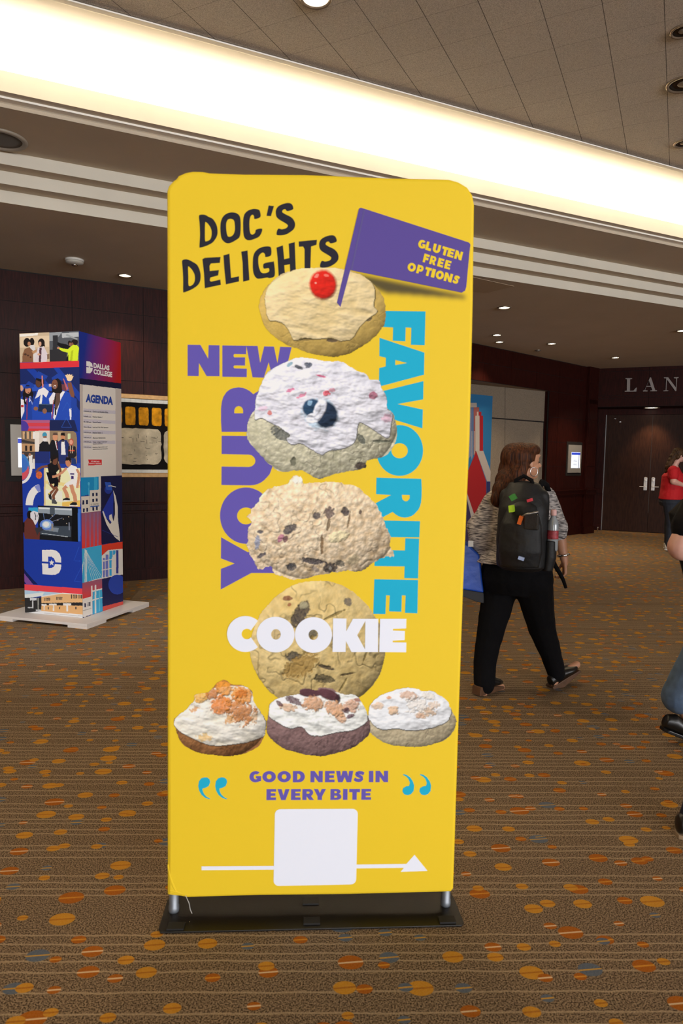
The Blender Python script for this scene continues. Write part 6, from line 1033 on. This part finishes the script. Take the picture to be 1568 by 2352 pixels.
# ---- generic standing or walking figure
def figure(label, J, face, col_skin, shirt, shirtm, trousm, hairpts, hairm, shoem, solem, girth=1., sleeve=.55, voxel=.008, shoe_p=None, flare=0):
    J = {k: Vector(v) for k, v in J.items()}; t = thing('person', Vector((J['hip'].x, J['hip'].y, 0)), label, 'person'); X = (J['shR']-J['shL']); X.z = 0; X.normalize(); Y = ZV.cross(X)
    b = MB(); E = head(b, J['head'], face, ZV); cap(b, J['head']-ZV*.06-face*.015, .052, J['neck'], .056); ch = (J['shL']+J['shR'])/2-ZV*.1; wa = ch.lerp(J['hip'], .55); g = girth
    loft(b, [(J['hip'], .165*g, .12*g, X, Y), (wa, .14*g, .11*g, X, Y), (ch, .165*g, .115*g, X, Y), (ch+ZV*.07, .16, .10, X, Y), (J['neck']-ZV*.03, .07, .06, X, Y)])
    for s in 'LR':
        cap(b, ch+ZV*.08, .07, J['sh'+s], .052); cap(b, J['sh'+s], .052*g, J['el'+s], .043*g); cap(b, J['el'+s], .043*g, J['wr'+s], .026)
        d = (J['wr'+s]-J['el'+s]).normalized(); hand(b, J['wr'+s], d, Vector(face)+ZV*.3, (J['hip']-J['wr'+s]), .6, .95)
        cap(b, J['hp'+s], .085*g, J['kn'+s], .055); cap(b, J['kn'+s], .055, J['an'+s], .036); cap(b, J['an'+s], .034, J['toe'+s], .022)
    fuse(b, 'body', col_skin, t, voxel, 3, .5)
    b = MB(); loft(b, [(J['hip']+ZV*.01, .20*g, .155*g, X, Y), (wa, .175*g, .145*g, X, Y), (ch, .185*g, .145*g, X, Y), (ch+ZV*.07, .175, .12, X, Y), (J['neck']-ZV*.035, .085, .07, X, Y)])
    for s in 'LR':
        m_ = J['sh'+s].lerp(J['el'+s], sleeve); cap(b, ch+ZV*.08, .08, J['sh'+s], .068); cap(b, J['sh'+s], .068*g, m_, .064*g)
    fuse(b, shirt, shirtm, t, voxel, 3, .6, disp=.008)
    b = MB(); loft(b, [(J['hip']+ZV*.06, .18*g, .14*g, X, Y), (J['hip']-ZV*.04, .19*g, .15*g, X, Y), (J['hip']-ZV*.1, .17*g, .13*g, X, Y)])
    for s in 'LR': cap(b, J['hp'+s], .10*g, J['kn'+s], .072*g); cap(b, J['kn'+s], .072*g, J['an'+s]+(J['kn'+s]-J['an'+s]).normalized()*.01, .055+flare)
    fuse(b, 'trousers', trousm, t, voxel, 3, .6, disp=.008)
    b = MB(); b.ell(E(-.012, 0, .036), (.106, .090, .092), face, face.cross(ZV), ZV, 18, 12)
    for (x, y, z, r) in hairpts: b.ell(E(x, y, z), (r, r, r*1.2))
    fuse(b, 'hair', hairm, t, voxel, 3, .6, disp=.006)
    for sd in (-1, 1): MB().ell(E(.078, .030*sd, .004), (.008, .011, .007), face, face.cross(ZV), ZV, 12, 8).build('eye', mat('eye_dark', '2a1a14', .2), t, smooth=True)
    for s in 'LR':
        an, to = J['an'+s], J['toe'+s]; fd = (to-an); hz = Vector((fd.x, fd.y, 0)).normalized(); p = an-hz*.035-ZV*.065 if abs(fd.z) < .12 else an-fd.normalized()*.02; 
        if s+'heel' in J: p = J[s+'heel']
        e_ = p+(to-p).normalized()*.2 if shoe_p is None else to
        mb = MB(); shoe(p+ZV*.012, e_+ZV*.012, mb); o = fuse(mb, 'shoe', shoem, t, .006, 2); mb = MB(); sole(p+(e_-p).normalized()*.015, e_-(e_-p).normalized()*.01, mb, .018, 0); mb.build('sole', solem, o, bevel=.004)
    return t, E
# woman in a red T-shirt by the doors, facing right
g = lambda x, y, dY=0: aty(x, y, 11.35+dY)
J = dict(head=g(1558, 1046), neck=g(1549, 1068), shL=g(1548, 1078, .17), shR=g(1545, 1081, -.17), elL=g(1560, 1106, .2), elR=g(1546, 1106, -.22), wrL=g(1580, 1112, .12), wrR=g(1578, 1118, -.12), hip=g(1540, 1148), hpL=g(1546, 1158, .09), hpR=g(1540, 1158, -.09), knL=g(1538, 1202, .09), knR=g(1541, 1203, -.1), anL=g(1533, 1246, .12), anR=g(1536, 1250, -.14), toeL=g(1549, 1257, .10), toeR=g(1551, 1262, -.18))
M_jean = mat('dark_denim', '1c2330', .8, var=.15, vs=14); M_snk = mat('sneaker', 'b8b0a2', .6, var=.15, vs=60)
for s, z in (('L', .085), ('R', .085)):
    for k in ('an', 'toe'): v = J[k+s]; J[k+s] = Vector((v.x, v.y, z if k == 'an' else .022))
rt_, E_ = figure('woman in a red T-shirt and dark jeans standing by the double doors', J, Vector((1, .15, -.15)).normalized(), M_skin2, 't_shirt', mat('red_cotton', 'b80a18', .8, bump=.2, bs=40), M_jean,
 [(-.07, 0, 0, .062), (-.10, 0, -.05, .058), (-.12, 0, -.11, .055), (-.14, 0, -.17, .05), (-.155, 0, -.23, .045), (-.16, 0, -.29, .035), (-.05, .05, -.03, .04), (-.05, -.05, -.03, .04)], hairmat('long_brown_hair', '22140c', '664a2e'), M_snk, M_whitep, 1.22)
mb = MB(); p = E_(0.03, .0, -.13); mb.tube([E_(-.02, .075, -.14), E_(.03, .075, -.19), E_(.10, .04, -.30), E_(.12, 0, -.42)], .005, 6); mb.tube([E_(-.02, -.075, -.14), E_(.03, -.075, -.19), E_(.10, -.04, -.30), E_(.12, 0, -.42)], .005, 6); mb.build('lanyard', M_blackp, rt_, smooth=True)
# person leaving at the right edge, black top, elbow bent
h_ = lambda x, y, dY=0: aty(x, y, 2.62+dY)
HR2 = Vector((1, .1, 0)).normalized()
def P3(x, y, z): return Vector((x, y, z))
elb = h_(1566, 1256, -.05)
J = dict(head=P3(1.62, 2.72, 1.55), neck=P3(1.60, 2.72, 1.39), shL=P3(1.60, 2.90, 1.32), shR=h_(1650, 1112, -.03), elR=elb, wrR=elb+Vector((.24, .02, -.02)), elL=P3(1.58, 3.02, 1.05), wrL=P3(1.76, 2.99, .95), hip=P3(1.62, 2.72, .86), hpL=P3(1.63, 2.81, .83), hpR=P3(1.62, 2.63, .83),
 knR=P3(1.53, 2.60, .45), anR=aty(1592, 1886, 2.56), toeR=aty(1660, 1925, 2.56), knL=P3(1.80, 2.80, .47), anL=P3(1.84, 2.80, .085), toeL=P3(1.97, 2.80, .02))
nt_, _ = figure('person in black T-shirt leaving at the right edge, bare elbow and one shoe showing', J, HR2, M_skin2, 't_shirt', M_blk, mat('navy_denim', '161c33', .8, var=.15, vs=14), [(-.06, 0, -.02, .06), (-.05, 0, -.08, .05)], hairmat('dark_hair', '1a120c', '3c2818'), M_sblk, mat('tan_sole', '9c8468', .6), 1.25, sleeve=.70, voxel=.007)
# walker in blue jeans, mostly beyond the right edge, trailing boot lifted
J = dict(head=P3(2.32, 3.55, 1.56), neck=P3(2.28, 3.55, 1.41), shL=P3(2.28, 3.73, 1.34), shR=P3(2.27, 3.37, 1.34), elL=P3(2.36, 3.80, 1.08), wrL=P3(2.52, 3.78, .95), elR=P3(2.20, 3.30, 1.08), wrR=P3(2.24, 3.28, .84), hip=P3(2.24, 3.55, .90), hpL=P3(2.25, 3.64, .86), hpR=P3(2.23, 3.46, .86),
 knR=aty(1650, 1400, 3.46), anR=aty(1556, 1606, 3.46), toeR=aty(1612, 1712, 3.46), knL=P3(2.48, 3.64, .48), anL=P3(2.60, 3.64, .09), toeL=P3(2.73, 3.64, .02), Rheel=aty(1529, 1680, 3.46))
bl_, _ = figure('walker in light blue jeans beyond the right edge, only a lifted black boot showing', J, HR2, M_skin, 'jacket', M_blk, mat('blue_denim', '51657f', .85, var=.2, vs=20, bump=.2, bs=200), [(-.06, 0, -.02, .06)], hairmat('dark_hair2', '1a120c', '3c2818'), M_sblk, M_sblk, 1.0, sleeve=.95, voxel=.008, flare=.032)
